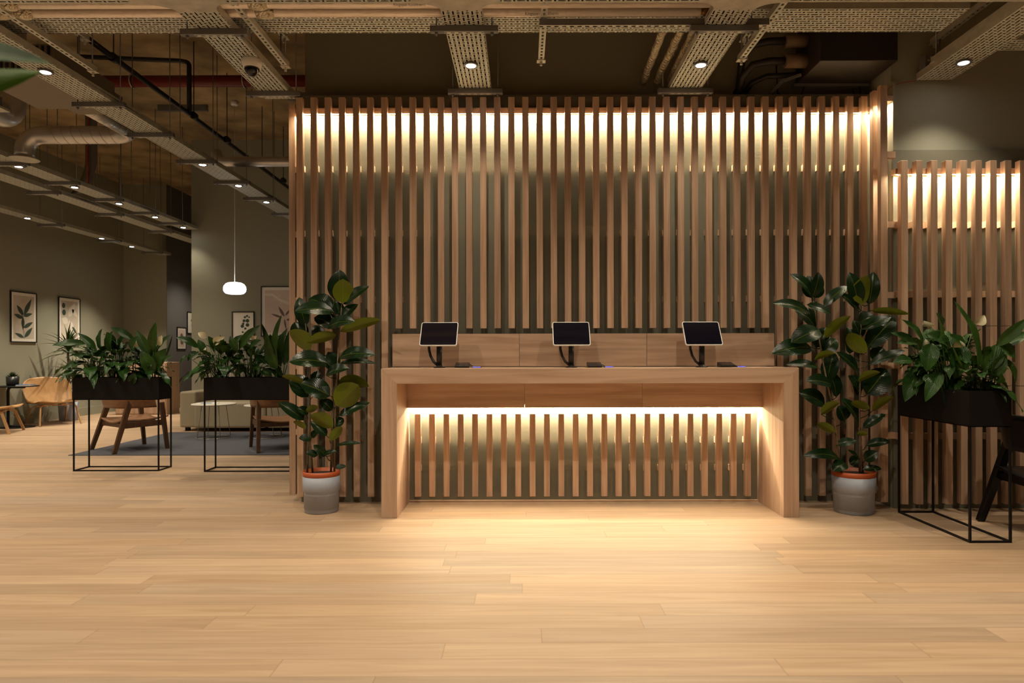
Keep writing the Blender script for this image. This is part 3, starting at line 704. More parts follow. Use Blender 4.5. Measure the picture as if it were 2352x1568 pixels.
# pale ply easy chairs
def easy(lab, x, y, rz):
    t = thing('easy_chair', lab, 'chair', (x,y,0), rz, None, local=True)
    def sh(u, v):      # v 0 = front edge of the seat, 1 = top of back
        q = 2*u-1
        if v < .5:
            s = v/.5; yy = .34-.56*s; zz = .395-.045*s-.02*math.sin(PI*s)+.03*q*q*(1-.3*s); hw = .29+.05*s
            if s < .2: hw *= math.sqrt(1-((.2-s)/.2)**2*.25)
        else:
            s = (v-.5)/.5; yy = -.22-.05*min(1,s*3)-.12*s; zz = .35+.04*min(1,s*3)+.42*s; hw = .34+.03*math.sin(PI*s)
            yy += .07*q*q*(1-s*.2)
            if s > .6: hw *= math.sqrt(max(.0,1-((s-.6)/.4)**3*.45))
            zz += .03*q*q*(1-s)-.03*q*q*s*s
        return (q*hw, yy, zz)
    MB().sheet(sh, 16, 28, .013).build('shell', 'ply', t)
    for s in (-1, 1):
        for fy, ty, hh in ((.33,.20,.365),(-.36,-.17,.33)):
            pts = [Vector((s*.31,fy,0)), Vector((s*.265,ty+.02*(1 if fy>0 else -1),hh-.05)), Vector((s*.22,ty,hh-.022)), Vector((s*.05,ty,hh-.02))]
            m = MB()
            for a, b in zip(pts[:-1], pts[1:]): m.bar(a, b, .038, .016, up=(0,1,0)) if False else m.bar(a, b, .016 if False else .018, .040, up=(0,1,0))
            m.build('leg', 'ply', t, bevel=.003)
    return t
easy('pale plywood easy chair against the left wall beside the spiky plant', -8.13, 11.83, math.atan2(-.80,-.60)+.0)
easy('pale plywood easy chair cut off by the left edge, only its seat front showing', -8.17, 10.50, math.atan2(-.94,.33))

# black side table, succulent, book
t = thing('side_table', 'round black side table with offset post by the left wall', 'side table', (-8.345,11.28,0), 0, local=True)
MB().lathe((0,0,.672), [(.29,0),(.305,.006),(.305,.014),(.30,.018)], 40).build('table_top', 'black', t)
MB().tube([(.12,0,.668),(-.10,0,.668),(-.14,0,.65),(-.155,0,.61),(-.155,0,.06),(-.14,0,.028),(-.10,0,.016),(.05,0,.016)], .022, 12).build('post', 'black', t)
MB().lathe((0,0,0), [(.24,0),(.25,.004),(.245,.010)], 40).build('base', 'black', t)
t = thing('potted_succulent', 'small spiky succulent in a dark pot on the round black table', 'plant', (-8.44,11.30,.6905), 0, local=True)
MB().lathe((0,0,0), [(.075,0),(.088,.02),(.092,.15),(.084,.15),(.08,.13),(.01,.13)], 28).build('pot', 'blackp', t)
f = MB()
for i in range(34):
    a = i*2.4; q = i/34; dv = Vector((math.cos(a), math.sin(a), 0))
    f.leaf((0,0,.13), dv*(.03+.09*q)+Vector((0,0,.13+.11*(1-q*.7))), dv*-1+Vector((0,0,.6)), .03, droop=-.05, fold=.3, kind=1, nl=4, nw=2)
f.build('foliage', 'spikeleaf', t)
t = thing('book', 'thin blue book lying on the round black table', 'book', (-8.17,11.22,.6905), .2, local=True)
MB().box((-.11,-.075,0),(.11,.075,.018)).build('pages', 'paper', t); MB().box((-.112,-.077,.0185),(.112,.077,.0215)).build('cover', 'blue', t)

# dracaena
t = thing('dracaena', 'spiky-leaved dracaena in a dark pot against the left wall', 'plant', (-8.28,12.45,0), 0, local=True)
MB().lathe((0,0,0), [(.14,0),(.145,.01),(.165,.34),(.15,.34),(.14,.30),(.01,.30)], 28).build('pot', 'potgrey', t)
MB().tube([(0,0,.3),(.01,0,.8),(-.01,0,1.25)], .02, 8).tube([(.05,0,.3),(.09,0,.55),(.10,-.03,.75)], .018, 8).build('trunk', 'stem', t)
f = MB(); r = random.Random(4)
for (cx, cz, n_, L_) in ((-.01,1.28,52,.55),(.10,.78,34,.50),(.0,.55,18,.36)):
    for i in range(n_):
        a = r.uniform(0,2*PI); e = r.uniform(-.25,1.35); L = L_*r.uniform(.7,1.05)
        dv = Vector((math.cos(a)*math.cos(e), math.sin(a)*math.cos(e), math.sin(e)))
        b = Vector((cx,0,cz+r.uniform(-.08,.08))); tp = b+dv*L-Vector((0,0,.10*math.cos(e)))
        tp.x = max(tp.x, -.31); 
        f.leaf(b, tp, (0,0,1), .035, droop=.08, fold=.3, kind=1, nl=6, nw=2)
f.build('foliage', 'spikeleaf', t)

# ---------------------------------------------------------------- sofa, cushion, tables, rug
o = MB().box((-5.42,8.14,0),(-2.2,10.50,.008)).build('rug', 'rug', None, off=(-3.8,9.3,0)); o.location = (-3.8,9.3,0)
tag(o, 'blue grey rug under the brown chairs in front of the sofa', 'rug')
sf = thing('sofa', 'low beige upholstered sofa with a square arm against the lounge wall', 'sofa', (-4.2,11.1,0))
MB().box((-5.36,10.66,.06),(-5.10,11.60,.62)).build('armrest', 'sofa', sf, bevel=.03, seg=3)
MB().box((-5.09,10.56,.06),(-3.98,11.38,.455)).build('seat', 'sofa', sf, bevel=.035, seg=3)
MB().box((-3.965,10.56,.06),(-2.85,11.38,.455)).build('seat', 'sofa', sf, bevel=.035, seg=3)
MB().box((-5.09,11.385,.06),(-2.85,11.62,.72)).build('backrest', 'sofa', sf, bevel=.035, seg=3)
m = MB()
for x in (-5.3,-4.0,-2.95):
    for y in (10.72,11.5): m.box((x,y,0),(x+.06,y+.06,.06))
m.build('feet', 'black', sf)
def cushion_mat():
    m, nt, b = newmat('key pattern fabric'); L = nt.links.new
    tc = N(nt, 'ShaderNodeTexCoord'); mp = N(nt, 'ShaderNodeMapping'); mp.inputs['Scale'].default_value = (9,9,9); L(tc.outputs['Object'], mp.inputs[0])
    sp = N(nt, 'ShaderNodeSeparateXYZ'); L(mp.outputs[0], sp.inputs[0])
    def Q(op, a, b_=None):
        x = N(nt, 'ShaderNodeMath', operation=op)
        for i, q in enumerate((a, b_)):
            if q is None: continue
            if isinstance(q, (int, float)): x.inputs[i].default_value = q
            else: L(q, x.inputs[i])
        return x.outputs[0]
    fx = Q('ABSOLUTE', Q('SUBTRACT', Q('FRACT', sp.outputs[0]), .5)); fz = Q('ABSOLUTE', Q('SUBTRACT', Q('FRACT', sp.outputs[2]), .5))
    d = Q('MAXIMUM', fx, fz); s = Q('GREATER_THAN', Q('FRACT', Q('MULTIPLY', d, 5.2)), .5)
    mx = N(nt, 'ShaderNodeMix', data_type='RGBA'); L(s, mx.inputs[0]); mx.inputs[6].default_value = (.50,.44,.36,1); mx.inputs[7].default_value = (.16,.13,.10,1)
    L(mx.outputs[2], b.inputs['Base Color']); b.inputs['Roughness'].default_value = .9; return m
def cush(u, v):
    a = 2*u-1; b = 2*v-1; k = 1-.06*(1-abs(a)**2)*(abs(b)) ; return (a*.25*k, 0, b*.25)
m = MB()
NN = 12; base = 0
for side in (-1, 1):
    o0 = len(m.v)
    for i in range(NN+1):
        for j in range(NN+1):
            a = 2*i/NN-1; b = 2*j/NN-1; th = .085*((1-a**4)*(1-b**4))**.6
            m.v.append((a*.25*(1-.05*(1-b*b)*abs(a)), side*th, .25+b*.25*(1-.05*(1-a*a)*abs(b))))
    for i in range(NN):
        for j in range(NN):
            q = (o0+i*(NN+1)+j, o0+(i+1)*(NN+1)+j, o0+(i+1)*(NN+1)+j+1, o0+i*(NN+1)+j+1)
            m.f.append(q if side < 0 else q[::-1]); m.sm.append(True)
cu = m.build('cushion', cushion_mat(), None); cu.location = (-4.80,11.16,.478); cu.rotation_euler = (-.22,.05,.35)
tag(cu, 'square cushion with a brown key pattern leaning at the left end of the sofa', 'cushion')
def wtable(lab, x, y, z):
    t = thing('coffee_table', lab, 'coffee table', (x,y,.008), 0, None, local=True)
    MB().lathe((0,0,z-.008), [(.29,0),(.30,.006),(.30,.016),(.295,.02)], 44).build('table_top', 'tabletop', t)
    ring = [(0.235*math.cos(2*PI*i/32), .235*math.sin(2*PI*i/32), .006) for i in range(33)]
    MB().tube(ring, .005, 6).build('base_ring', 'wire', t)
    for k in range(4):
        a = PI/4+k*PI/2; MB().tube([(.235*math.cos(a),.235*math.sin(a),.006),(.17*math.cos(a),.17*math.sin(a),z-.008)], .0045, 6).build('leg', 'wire', t)
wtable('round white coffee table with magazines, in front of the sofa\'s left half', -4.43, 9.80, .478)
wtable('round white coffee table with wire legs behind the right brown chair', -3.70, 9.85, .455)
t = thing('magazine', 'white magazine lying open on the left coffee table', 'magazine', (-4.50,9.74,.4985), .3, local=True)
MB().box((-.15,-.10,0),(.15,.10,.006)).build('pages', 'paper', t); MB().box((-.08,-.05,.0063),(.06,.06,.0075)).build('cover_print', 'blue', t)

# timber unit far left
t = thing('timber_cabinet', 'pale timber cabinet standing far back behind the leftmost planter', 'cabinet', (-7.55,13.8,0))
MB().box((-8.08,13.55,0),(-7.06,14.05,1.04)).build('body', 'oakleg', t, bevel=.004)
MB().box((-7.58,13.538,.03),(-7.08,13.549,1.02)).build('door', 'oakleg', t); MB().box((-8.06,13.538,.03),(-7.585,13.549,1.02)).build('door', 'oakleg', t)

# ---------------------------------------------------------------- framed prints
def framed(lab, c, w_, h_, rz, inner='print', shapes=(), bord=.05):
    t = thing('framed_print', lab, 'picture', c, rz, None, local=True)   # local: faces -y, back at y=0
    hw, hh = w_/2, h_/2; b = .016
    MB().box((-hw,-.022,-hh),(-hw+b,0,hh)).box((hw-b,-.022,-hh),(hw,0,hh)).box((-hw+b,-.022,hh-b),(hw-b,0,hh)).box((-hw+b,-.022,-hh),(hw-b,0,-hh+b)).build('frame', 'frame', t)
    MB().box((-hw+b,-.012,-hh+b),(hw-b,-.002,hh-b)).build('mount', 'board', t)
    pr = MB().box((-hw+b+bord,-.0135,-hh+b+bord),(hw-b-bord,-.0125,hh-b-bord)).build('print', inner, t)
    iw, ih = w_-2*b-2*bord, h_-2*b-2*bord
    for mat, pts in shapes:
        MB().poly([(x*iw/2,-.0139,z*ih/2) for x, z in pts]).build('drawn_shape', mat, pr)
def lf(bx, bz, tx, tz, w_, n=8):
    dx, dz = tx-bx, tz-bz; L = math.hypot(dx, dz*1.7); px, pz = -dz*1.7/L, dx/L
    up = [(bx+dx*i/n+px*w_*math.sin(PI*(i/n)**.8), bz+dz*i/n+pz*w_*.6*math.sin(PI*(i/n)**.8)) for i in range(n+1)]
    dn = [(bx+dx*i/n-px*w_*math.sin(PI*(i/n)**.8), bz+dz*i/n-pz*w_*.6*math.sin(PI*(i/n)**.8)) for i in range(n-1,0,-1)]
    return up+dn
branch = [('inkg', lf(*q)) for q in ((0,.1,.75,.9,.2),(-.05,.1,-.7,.55,.18),(-.05,.05,.85,.2,.14),(-.1,.0,-.1,-.6,.16),(-.12,-.05,-.95,.12,.16),(-.05,-.5,.9,-.2,.16),(.05,-.95,.85,-.45,.18),(0,-.95,-.9,-.75,.14),(-.25,.2,-.1,-.1,.05))]
branch.append(('inkg', [(.02,-1),(.06,-1),(-.1,-.3),(-.02,.2),(-.06,.2),(-.14,-.3)]))
def blob(cx, cz, r, rz=None, n=14): return [(cx+r*math.cos(2*PI*i/n), cz+(rz or r*.7)*math.sin(2*PI*i/n)) for i in range(n)]
def disc_yaw(x): return x
YL1 = 8.63*F/(VU-52)
framed('tall framed print of a dark leafy branch on the left wall', (XL+.001, 11.80, 1.215+84*11.8/F), .62, .87, PI/2, 'print', branch)
framed('tall framed print of pale overlapping leaves, second on the left wall', (XL+.001, 12.99, 1.215+76*13.0/F), .62, .87, PI/2, 'print',
       [('inkl', lf(-.1,.2,.6,.9,.3)), ('inkg', blob(-.7,.75,.2)), ('inkg', blob(-.65,.4,.22)), ('inkl', lf(-.2,-.1,-.9,.1,.3)), ('inkl', lf(0,0,.3,-.6,.3)), ('inkg', lf(.3,-.3,.9,-.7,.12)), ('inkl', lf(.3,.6,.95,.2,.2))])
euc = [('inkg', blob(*q)) for q in ((.45,.85,.13),(.2,.75,.14),(.7,.75,.1),(.5,.45,.22),(.1,.45,.18),(.5,.1,.22),(.0,.2,.15),(-.1,.0,.2),(.25,-.2,.14),(-.05,-.5,.12),(.2,-.6,.1))]
framed('small framed print of round eucalyptus leaves on the lounge wall', ((559.5-VU)*11.7/F, 11.699, 1.215+62.5*11.7/F), .385, .50, 0, 'board', euc, .03)
framed('large framed pinkish print with a flower sketch on the lounge wall', ((654-VU)*11.7/F, 11.699, 1.215+96*11.7/F), .80, .86, 0, 'printp',
       [('inkl', [(-1,.75),(-.6,.72),(-.2,.45),(.3,.3),(.9,.3),(1,.2),(1,.3),(.3,.42),(-.2,.58),(-.6,.85),(-1,.86)]), ('inkd', lf(.0,-.25,-.3,.25,.08)), ('inkd', lf(.05,-.2,.3,.1,.06)), ('inkd', lf(.1,-.4,.5,-.35,.1)), ('inkd', lf(-.1,-.3,-.7,-.1,.08)), ('inkd', lf(.0,-.35,.1,-.9,.05))])
framed('small framed print low on the far corridor wall', (-7.691, 15.38, 1.215+35*15.38/F), .40, .50, PI/2, 'printp', [('inkd', blob(0,.3,.4)), ('inkd', blob(.1,-.4,.5))], .04)
framed('small framed print high on the far corridor wall, cut by the corner', (-7.691, 15.84, 1.215+71*15.7/F), .40, .50, PI/2, 'board', [('inkg', blob(0,.3,.2)), ('inkg', blob(.1,-.3,.2))], .04)

# ---------------------------------------------------------------- ceiling services
TZ = 3.33
def bracket(par, xc, y, z, half, down=True, along='x'):
    if along == 'x':
        b = MB().box((xc-half,y-.02,z-.041),(xc+half,y+.02,z-.001)).build('bracket', 'galvd', par, bevel=.002, seg=1); ends = ((xc-half+.04, y), (xc+half-.04, y))
        MB().box((xc-half+.09,y-.015,z-.0425),(xc+half-.09,y+.015,z-.0412)).build('slotted_face', 'strutX', b, off=(xc,y,z)).location = Vector((xc,y,z))-ORIG[b]
    else:
        b = MB().box((xc-.02,y-half,z-.041),(xc+.02,y+half,z-.001)).build('bracket', 'galvd', par, bevel=.002, seg=1); ends = ((xc, y-half+.04), (xc, y+half-.04))
    for ex, ey in ends:
        MB().tube([(ex,ey,z-.062),(ex,ey,CZ-.001)], .0048, 6).tube([(ex,ey,z-.054),(ex,ey,z-.042)], .011, 6, smooth=False).build('threaded_rod', 'galvd', b)
def tray_y(lab, x0, x1, y0, y1, z=TZ, br=(), group=None, hb=.22):
    t = thing('cable_tray', lab, 'cable tray', ((x0+x1)/2, y1, z), 0, group)
    MB().box((x0,y0,z),(x1,y1,z+.0015)).build('perforated_base', 'perfY', t)
    for x in (x0-.002, x1): MB().box((x,y0,z),(x+.002,y1,z+.05)).build('side_flange', 'galv', t)
    for y in br: bracket(t, (x0+x1)/2, y, z, hb)
    m = MB(); w_ = x1-x0; r = random.Random(int(x0*100))
    for i in range(7):
        xx = x0+.018+(w_-.036)*i/6
        m.tube([(xx+r.uniform(-.006,.006), y0+(y1-y0-.02)*j/8+.01, z+.022+r.uniform(0,.006)) for j in range(9)], .0185, 6)
    o = m.build('added_dark_cables', 'blackp', t); o['kind'] = 'stuff'  # unseen black cables added so the slots below look dark
    return t
def tray_x(lab, x0, x1, y0, y1, z, br=(), group=None):
    t = thing('cable_tray', lab, 'cable tray', ((x0+x1)/2, (y0+y1)/2, z), 0, group)
    MB().box((x0,y0,z),(x1,y1,z+.0015)).build('perforated_base', 'perfX', t)
    for y in (y0-.002, y1): MB().box((x0,y,z),(x1,y+.002,z+.05)).build('side_flange', 'galv', t)
    for x in br: bracket(t, x, (y0+y1)/2, z, .2, along='y')
    m = MB(); w_ = y1-y0; r = random.Random(int(y0*100))
    for i in range(8):
        yy = y0+.02+(w_-.04)*i/7
        m.tube([(x0+(x1-x0-.02)*j/10+.01, yy+r.uniform(-.006,.006), z+.024+r.uniform(0,.006)) for j in range(11)], .019, 6)
    o = m.build('added_dark_cables', 'blackp', t); o['kind'] = 'stuff'  # same added cable fill, turns the crossing tray's slots dark
    return t
def vY(v, dz): return dz*F/(VV-v)
DZT = TZ-H
tB = tray_y('perforated cable tray with a downlight above the left part of the desk', -.499, -.247, 4.128, 5.55, br=(vY(60,DZT), vY(204,DZT)))
tC = tray_y('perforated cable tray with a downlight above the right part of the desk', 1.183, 1.437, 4.128, 5.55, br=(vY(60,DZT), vY(204,DZT)))
tE = tray_y('perforated cable tray carrying the dome camera', -2.13, -1.88, 4.128, vY(226,DZT), br=(vY(66,DZT), vY(209,DZT)))
tD = tray_y('perforated cable tray with a downlight at the far right', 3.07, 3.34, 2.0, 5.31, br=(2.6,))
tA = tray_y('long perforated cable tray with five downlights running back over the lounge', -3.69, -3.43, 2.5, 11.6, br=tuple(vY(v, DZT) for v in (233,304,366,414,452))+(10.3,11.2))
tF = tray_y('long perforated cable tray with a row of downlights, second from the lounge wall corner', -5.79, -5.53, 5.5, 11.65, br=tuple(vY(v, DZT) for v in (370,415,454,485,509)))
tG = tray_y('narrow unlit perforated cable tray between the two lit trays on the left', -6.36, -6.10, 6.5, 14.6, br=tuple(vY(v, DZT) for v in (437,488,528)))
tH = tray_y('perforated cable tray with downlights nearest the left wall', -7.80, -7.56, 7.5, 14.7, br=tuple(vY(v, DZT) for v in (512,549,576)))
t0 = tray_x('perforated cable tray crossing at the very top edge above the three short trays', -3.40, 3.04, 3.83, 4.125, TZ, br=())
def tee(x0, x1, f0, f1, y):
    m = MB(); pts = [(x0-f0,4.126,TZ-.001)]
    for i in range(7):
        a = PI/2*i/6; pts.append((x0-f0+f0*math.sin(a), 4.126+(y-4.126)*(1-math.cos(a)) , TZ-.001))
    for i in range(6,-1,-1):
        a = PI/2*i/6; pts.append((x1+f1-f1*math.sin(a), 4.126+(y-4.126)*(1-math.cos(a)), TZ-.001))
    pts.append((x1+f1,4.126,TZ-.001)); pts = [pts[0]]+pts[1:]
    m.poly(pts+[(x1+f1,3.84,TZ-.001),(x0-f0,3.84,TZ-.001)], (0,0,-.0015)); m.build('tee_plate', 'galv', t0)
tee(-.499,-.247,.17,.12,4.215); tee(1.183,1.437,.12,.17,4.215); tee(-2.13,-1.88,.23,.10,4.23)
t1 = tray_x('wide perforated cable tray crossing the room behind the foil pipes', -6.2, 2.92, 4.447, 4.768, 3.45, br=())
t2 = tray_x('perforated cable tray crossing behind the far right tray', 3.42, 6.5, 4.755, 4.93, TZ+.06, br=())
# struts
def strut(lab, x, y0, y1, z, rods=()):
    t = thing('strut_channel', lab, 'strut channel', (x,y1,z), 0)
    MB().box((x-.022,y0,z),(x+.022,y1,z+.0015)).build('slotted_face', 'strutY', t)
    for s in (-.022,.020): MB().box((x+s,y0,z+.0015),(x+s+.002,y1,z+.041)).build('side_flange', 'galv', t)
    m = MB().box((x-.032,y1-.05,z-.006),(x+.032,y1+.004,z-.0005)).tube([(x,y1-.022,z-.035),(x,y1-.022,z-.005)], .010, 6, smooth=False)
    m.build('end_plate', 'galv', t)
    for yy, zz in rods: MB().tube([(x,yy,z+.0),(x,yy,zz)], .006, 6).build('threaded_rod', 'galvd', t)
for x, ya, lab in ((-3.29,5.26,'far left, over the first long tray'),(-1.785,5.18,'beside the dome camera tray'),(.143,5.09,'above the middle of the desk'),(1.626,5.08,'right of the right desk tray'),(3.09,5.12,'beside the far right tray')):
    strut(f'lower slotted steel strut {lab}', x, 1.5, ya, 3.38, ((ya-.03,CZ),(3.0,CZ)))
for x, ya, lab in ((-3.32,5.21,'far left, over the first long tray'),(-1.80,5.19,'beside the dome camera tray'),(1.70,5.24,'right of the right desk tray'),(3.19,5.3,'beside the far right tray')):
    strut(f'upper slotted steel strut {lab}', x, 1.5, ya, 3.60, ((ya-.06,CZ),(ya-.09,3.42),(3.0,CZ)))
t = thing('strut_channel', 'slotted strut running crosswise below the wide tray, between the middle and right', 'strut channel', (.9,4.43,3.33))
MB().box((.115,4.41,3.371),(1.60,4.45,3.373)).box((.115,4.41,3.331),(1.60,4.412,3.371)).box((.115,4.448,3.331),(1.60,4.45,3.371)).build('channel', 'galvd', t)
MB().box((.115,4.412,3.331),(1.60,4.448,3.3325)).build('slotted_face', 'strutX', t)

# downlights
def spot(loc, par, p, wide=104):
    l = bpy.data.lights.new('downlight_beam', 'SPOT'); l.energy = p; l.color = WARM; l.spot_size = math.radians(wide); l.spot_blend = .85 if wide < 120 else 1.0; l.shadow_soft_size = .035
    o = bpy.data.objects.new('downlight_beam', l); COL.objects.link(o); o.parent = par; o.location = loc; return o
def downlight(lab, x, y, z=TZ, p=1.0, group=None, wide=104, drop=False):
    t = thing('downlight', lab, 'downlight', (x,y,z-.012), 0, group, local=True)
    MB().lathe((0,0,0), [(.040,-.002),(.052,-.004),(.054,.0),(.050,.012),(.038,.02),(.036,.0)], 24).build('trim_ring', 'galvd', t)
    MB().lathe((0,0,.0005), [(.036,-.003),(.034,-.0045),(.001,-.005)], 20).build('lens', 'lamp', t)
    MB().lathe((0,0,.012), [(.035,0),(.035,.06),(.02,.07)], 16).build('housing', 'blackp', t)
    if drop: MB().tube([(0,0,.08),(0,0,CZ-z+.012)], .006, 6).build('suspension_rod', 'galvd', t)
    spot((0,0,-.03), t, SPOT_W*p, wide)
downlight('downlight in the tray above the left part of the desk', -.373, 5.00, p=.6)
downlight('downlight in the tray above the right part of the desk', 1.31, 5.00, p=.6)
downlight('downlight in the far right tray, close to the wall', 3.216, 4.97, p=.55)
for i, (v, u) in enumerate(((160,103),(236,238),(374,476),(423,556),(461,620))):
    y = vY(v, DZT); downlight(['downlight nearest the foreground leaf in the long tray','downlight next to the second bracket of the long tray','middle downlight of the long tray, over the lounge chairs','fourth downlight along the long tray, before the sofa','farthest downlight of the long tray, beside the slat return'][i], -3.56, y)
for i, v in enumerate((378,426,464,495,519)):
    downlight(['nearest','second','third','fourth','farthest'][i]+' of the five downlights in the second long tray on the left', -5.66, vY(v, DZT), p=.3 if i == 4 else 1.0)
for i, v in enumerate((497,544,563)):
    downlight(['nearest','middle','farthest'][i]+' of the three downlights in the tray by the left wall', -7.68, vY(v, DZT), p=4.0, wide=86)
# the rows carry on overhead towards the viewer
for j, (x, ys) in enumerate(((-.373,(3.3,1.6,-.2)),(1.31,(3.3,1.6,-.2)),(3.216,(3.3,1.6,-.2)),(-2.0,(3.6,1.8,0)),(-3.56,(3.6,1.8,0)),(-5.66,(6.3,4.6,2.8,1.0)),(-7.68,(9.4,7.6,5.6,3.6)))):
    for y in ys: downlight('downlight of the rows continuing overhead towards the viewer', x, y, group='downlights overhead outside the view', wide=140, p=1.7 if y > 3 else (.6 if y > 1 else .3))
downlight('unseen downlight added to brighten the far corridor, behind the lounge wall', -6.75, 15.2, p=1.3, wide=130, drop=True)  # lamp added out of sight to lift the dark corridor wall

# dome camera
c = P(580,128,4.95); cz = TZ-.002; cx, cy = (580-VU)*4.92/F, 4.92
t = thing('dome_camera', 'white dome security camera under the short tray left of centre', 'camera', (cx,cy,cz), 0, local=True)
MB().lathe((0,0,0), [(.056,-.060),(.060,-.058),(.066,-.040),(.070,-.035),(.071,-.004),(.068,0)][::1], 36).build('housing', 'white', t)
MB().lathe((0,0,-.060), [(.002,-.056),(.022,-.052),(.041,-.036),(.051,-.014),(.053,0)], 30).build('dome', 'screen', t)

# foil pipes
def fpipe(lab, pts, r, mat='foil', extra=None):
    t = thing('foil_pipe', lab, 'pipe', tuple(pts[0])); MB().tube(pts, r, 18).build('lagging', mat, t); return t
pL = fpipe('lower foil-wrapped pipe crossing under the top edge of the photo', [(-5.6,4.40,3.41),(-2,4.40,3.41),(1.15,4.40,3.41)], .030)
pU = fpipe('upper foil-wrapped pipe crossing at the top edge of the photo', [(-5.6,4.275,3.405),(-2,4.275,3.405),(1.25,4.275,3.405)], .030)
for xx in (-3.35,-3.2,-1.65): 
    m = MB().tube([(xx-.06,4.40,3.41),(xx-.02,4.40,3.41),(xx+.02,4.40,3.41),(xx+.06,4.40,3.41)], [.031,.042,.043,.031], 16); m.build('taped_joint', 'foilc', pL)
    m = MB().tube([(xx-.06,4.275,3.405),(xx-.02,4.275,3.405),(xx+.02,4.275,3.405),(xx+.06,4.275,3.405)], [.031,.042,.043,.031], 16); m.build('taped_joint', 'foilc', pU)
def lettering(txt, x, par, y, z, r, size):
    c_ = bpy.data.curves.new('lettering', 'FONT'); c_.body = txt; c_.size = size; c_.extrude = .0003
    a = math.radians(42); n = Vector((0,-math.cos(a),-math.sin(a)))
    tmp = bpy.data.objects.new('t', c_); COL.objects.link(tmp); dg = bpy.context.evaluated_depsgraph_get(); dg.update()
    me = bpy.data.meshes.new_from_object(tmp.evaluated_get(dg)); bpy.data.objects.remove(tmp)
    o = bpy.data.objects.new('lettering', me); COL.objects.link(o); me.materials.clear(); me.materials.append(M['galvd'])
    o.parent = par; o.rotation_euler = (PI/2+a-0.0, 0, 0)
    o.rotation_euler = (math.radians(90)+a, 0, 0)
    pos = Vector((x,y,z))+n*(r+.0006)+Vector((0,-math.sin(a),math.cos(a)))*(-size*.35)*1; o.location = pos-ORIG[par]
lettering('Kingspan Kooltherm', .02, pL, 4.40, 3.41, .030, .026)
lettering('Kingspan Kooltherm', -.80, pU, 4.275, 3.405, .030, .024)
t = thing('valve', 'brass pipe valve with a yellow lever at the end of the foil pipes', 'valve', (1.21,4.40,3.42))
MB().tube([(1.151,4.40,3.41),(1.29,4.40,3.41)], .018, 12).tube([(1.17,4.40,3.41),(1.20,4.40,3.41)], .026, 6, smooth=False).build('body', 'brass', t)
MB().bar((1.20,4.37,3.44),(1.34,4.37,3.45),.02,.012).build('lever', 'yellow', t)
MB().tube([(1.291,4.40,3.41),(1.33,4.41,3.41),(1.36,4.46,3.42)], .028, 14).build('foil_elbow', 'foilc', t)
def wob(pts, k, a=.006):
    r = random.Random(k); out = []
    for p, q in zip(pts[:-1], pts[1:]):
        for i in range(10): out.append(Vector(p).lerp(Vector(q), i/10)+Vector((r.uniform(-a,a), 0, r.uniform(-a,a))))
    return out+[Vector(pts[-1])]
for i, (u0, u1, lab, z) in enumerate(((1540,1478,'left of the three crumpled foil pipes running down to the wall',3.40),(1585,1508,'middle of the three crumpled foil pipes running down to the wall',3.40),(1615,1538,'right of the three crumpled foil pipes, close to the cable tray',3.42))):
    ye = 5.695; p1 = P(u1, 190, ye); y0 = 4.52; p0 = Vector(((u0-VU)*y0/F, y0, p1.z+.05-.0))
    p0 = P(u0, 45, 4.75) if False else Vector(((u0-VU)*4.62/F, 4.62, 3.52))
    fpipe(lab, wob([p0, P((u0+u1)/2-2, 115, 5.2), p1], i), .030, 'foilc')

# sprinkler pipes, red main
t = thing('sprinkler_pipe', 'black steel pipe running back diagonally under the ceiling above the lounge', 'pipe', (-3.86,8.5,4.0))
MB().tube([(-3.82,5.0,4.0),(-3.93,11.5,4.0)], .026, 12).build('pipe', 'darkpipe', t)
for yy in (6.43,8.0,8.9,10.1,11.0): MB().tube([(-3.845,yy-.03,4.0),(-3.845-.0,yy+.03,4.0)], .042, 12).tube([(-3.845,yy,4.0),(-3.845,yy,CZ-.003)], .006, 6).build('clamp', 'darkpipe', t)
MB().tube([(-5.3,7.9,4.66)]+[(-3.95,7.9,4.60)]+arc((-3.90,7.9,4.54),PI/2,0,.05,(1,0,0),(0,0,1),5)+[(-3.85,7.9,4.02)], .026, 12).build('branch_pipe', 'darkpipe', t)
t = thing('sprinkler_main', 'dark red pipe crossing below the concrete ceiling', 'pipe', (-3.6,8.24,4.5))
MB().tube([(-5.2,8.24,4.5),(-1.83,8.24,4.5)], .068, 20).build('pipe', 'red', t)
for xx in (-4.7,-3.35): MB().tube([(xx,8.24+.075*math.sin(a_),4.5+.075*math.cos(a_)) for a_ in [k*PI/8 for k in range(17)]], .008, 6).tube([(xx,8.24,4.57),(xx,8.24,CZ-.003)], .006, 6).build('pipe_clip', 'galv', t)

# ducts and air unit over the lounge
t = thing('air_duct', 'spiral steel duct with a drop at its left end, above the planters', 'duct', (-4.7,7.23,3.53))
pts = [(-4.1,6.42,3.53),(-4.1,7.05,3.53)]+arc((-4.28,7.05,3.53),0,PI/2,.18,(1,0,0),(0,1,0),8)+[(-5.05,7.23,3.53)]
MB().tube(pts[:2], .066, 24).build('branch_duct', 'duct', t)
MB().tube([Vector(p) for p in pts[1:]]+arc((-5.09,7.23,3.35),PI/2,PI,.18,(1,0,0),(0,0,1),9)+[(-5.27,7.23,3.30)], [.066]+[.07+.022*min(1,i/8) for i in range(len(pts)-2)]+[.092]*11, 28).build('main_duct', 'duct', t)
m = MB()
for i in range(7):
    x = -4.32-.1*i; m.tube([(x+.03*math.cos(a_)*-1, 7.23+.0935*math.sin(a_), 3.53+.0935*math.cos(a_)) for a_ in [k*PI/10 for k in range(21)]], .0025, 5)
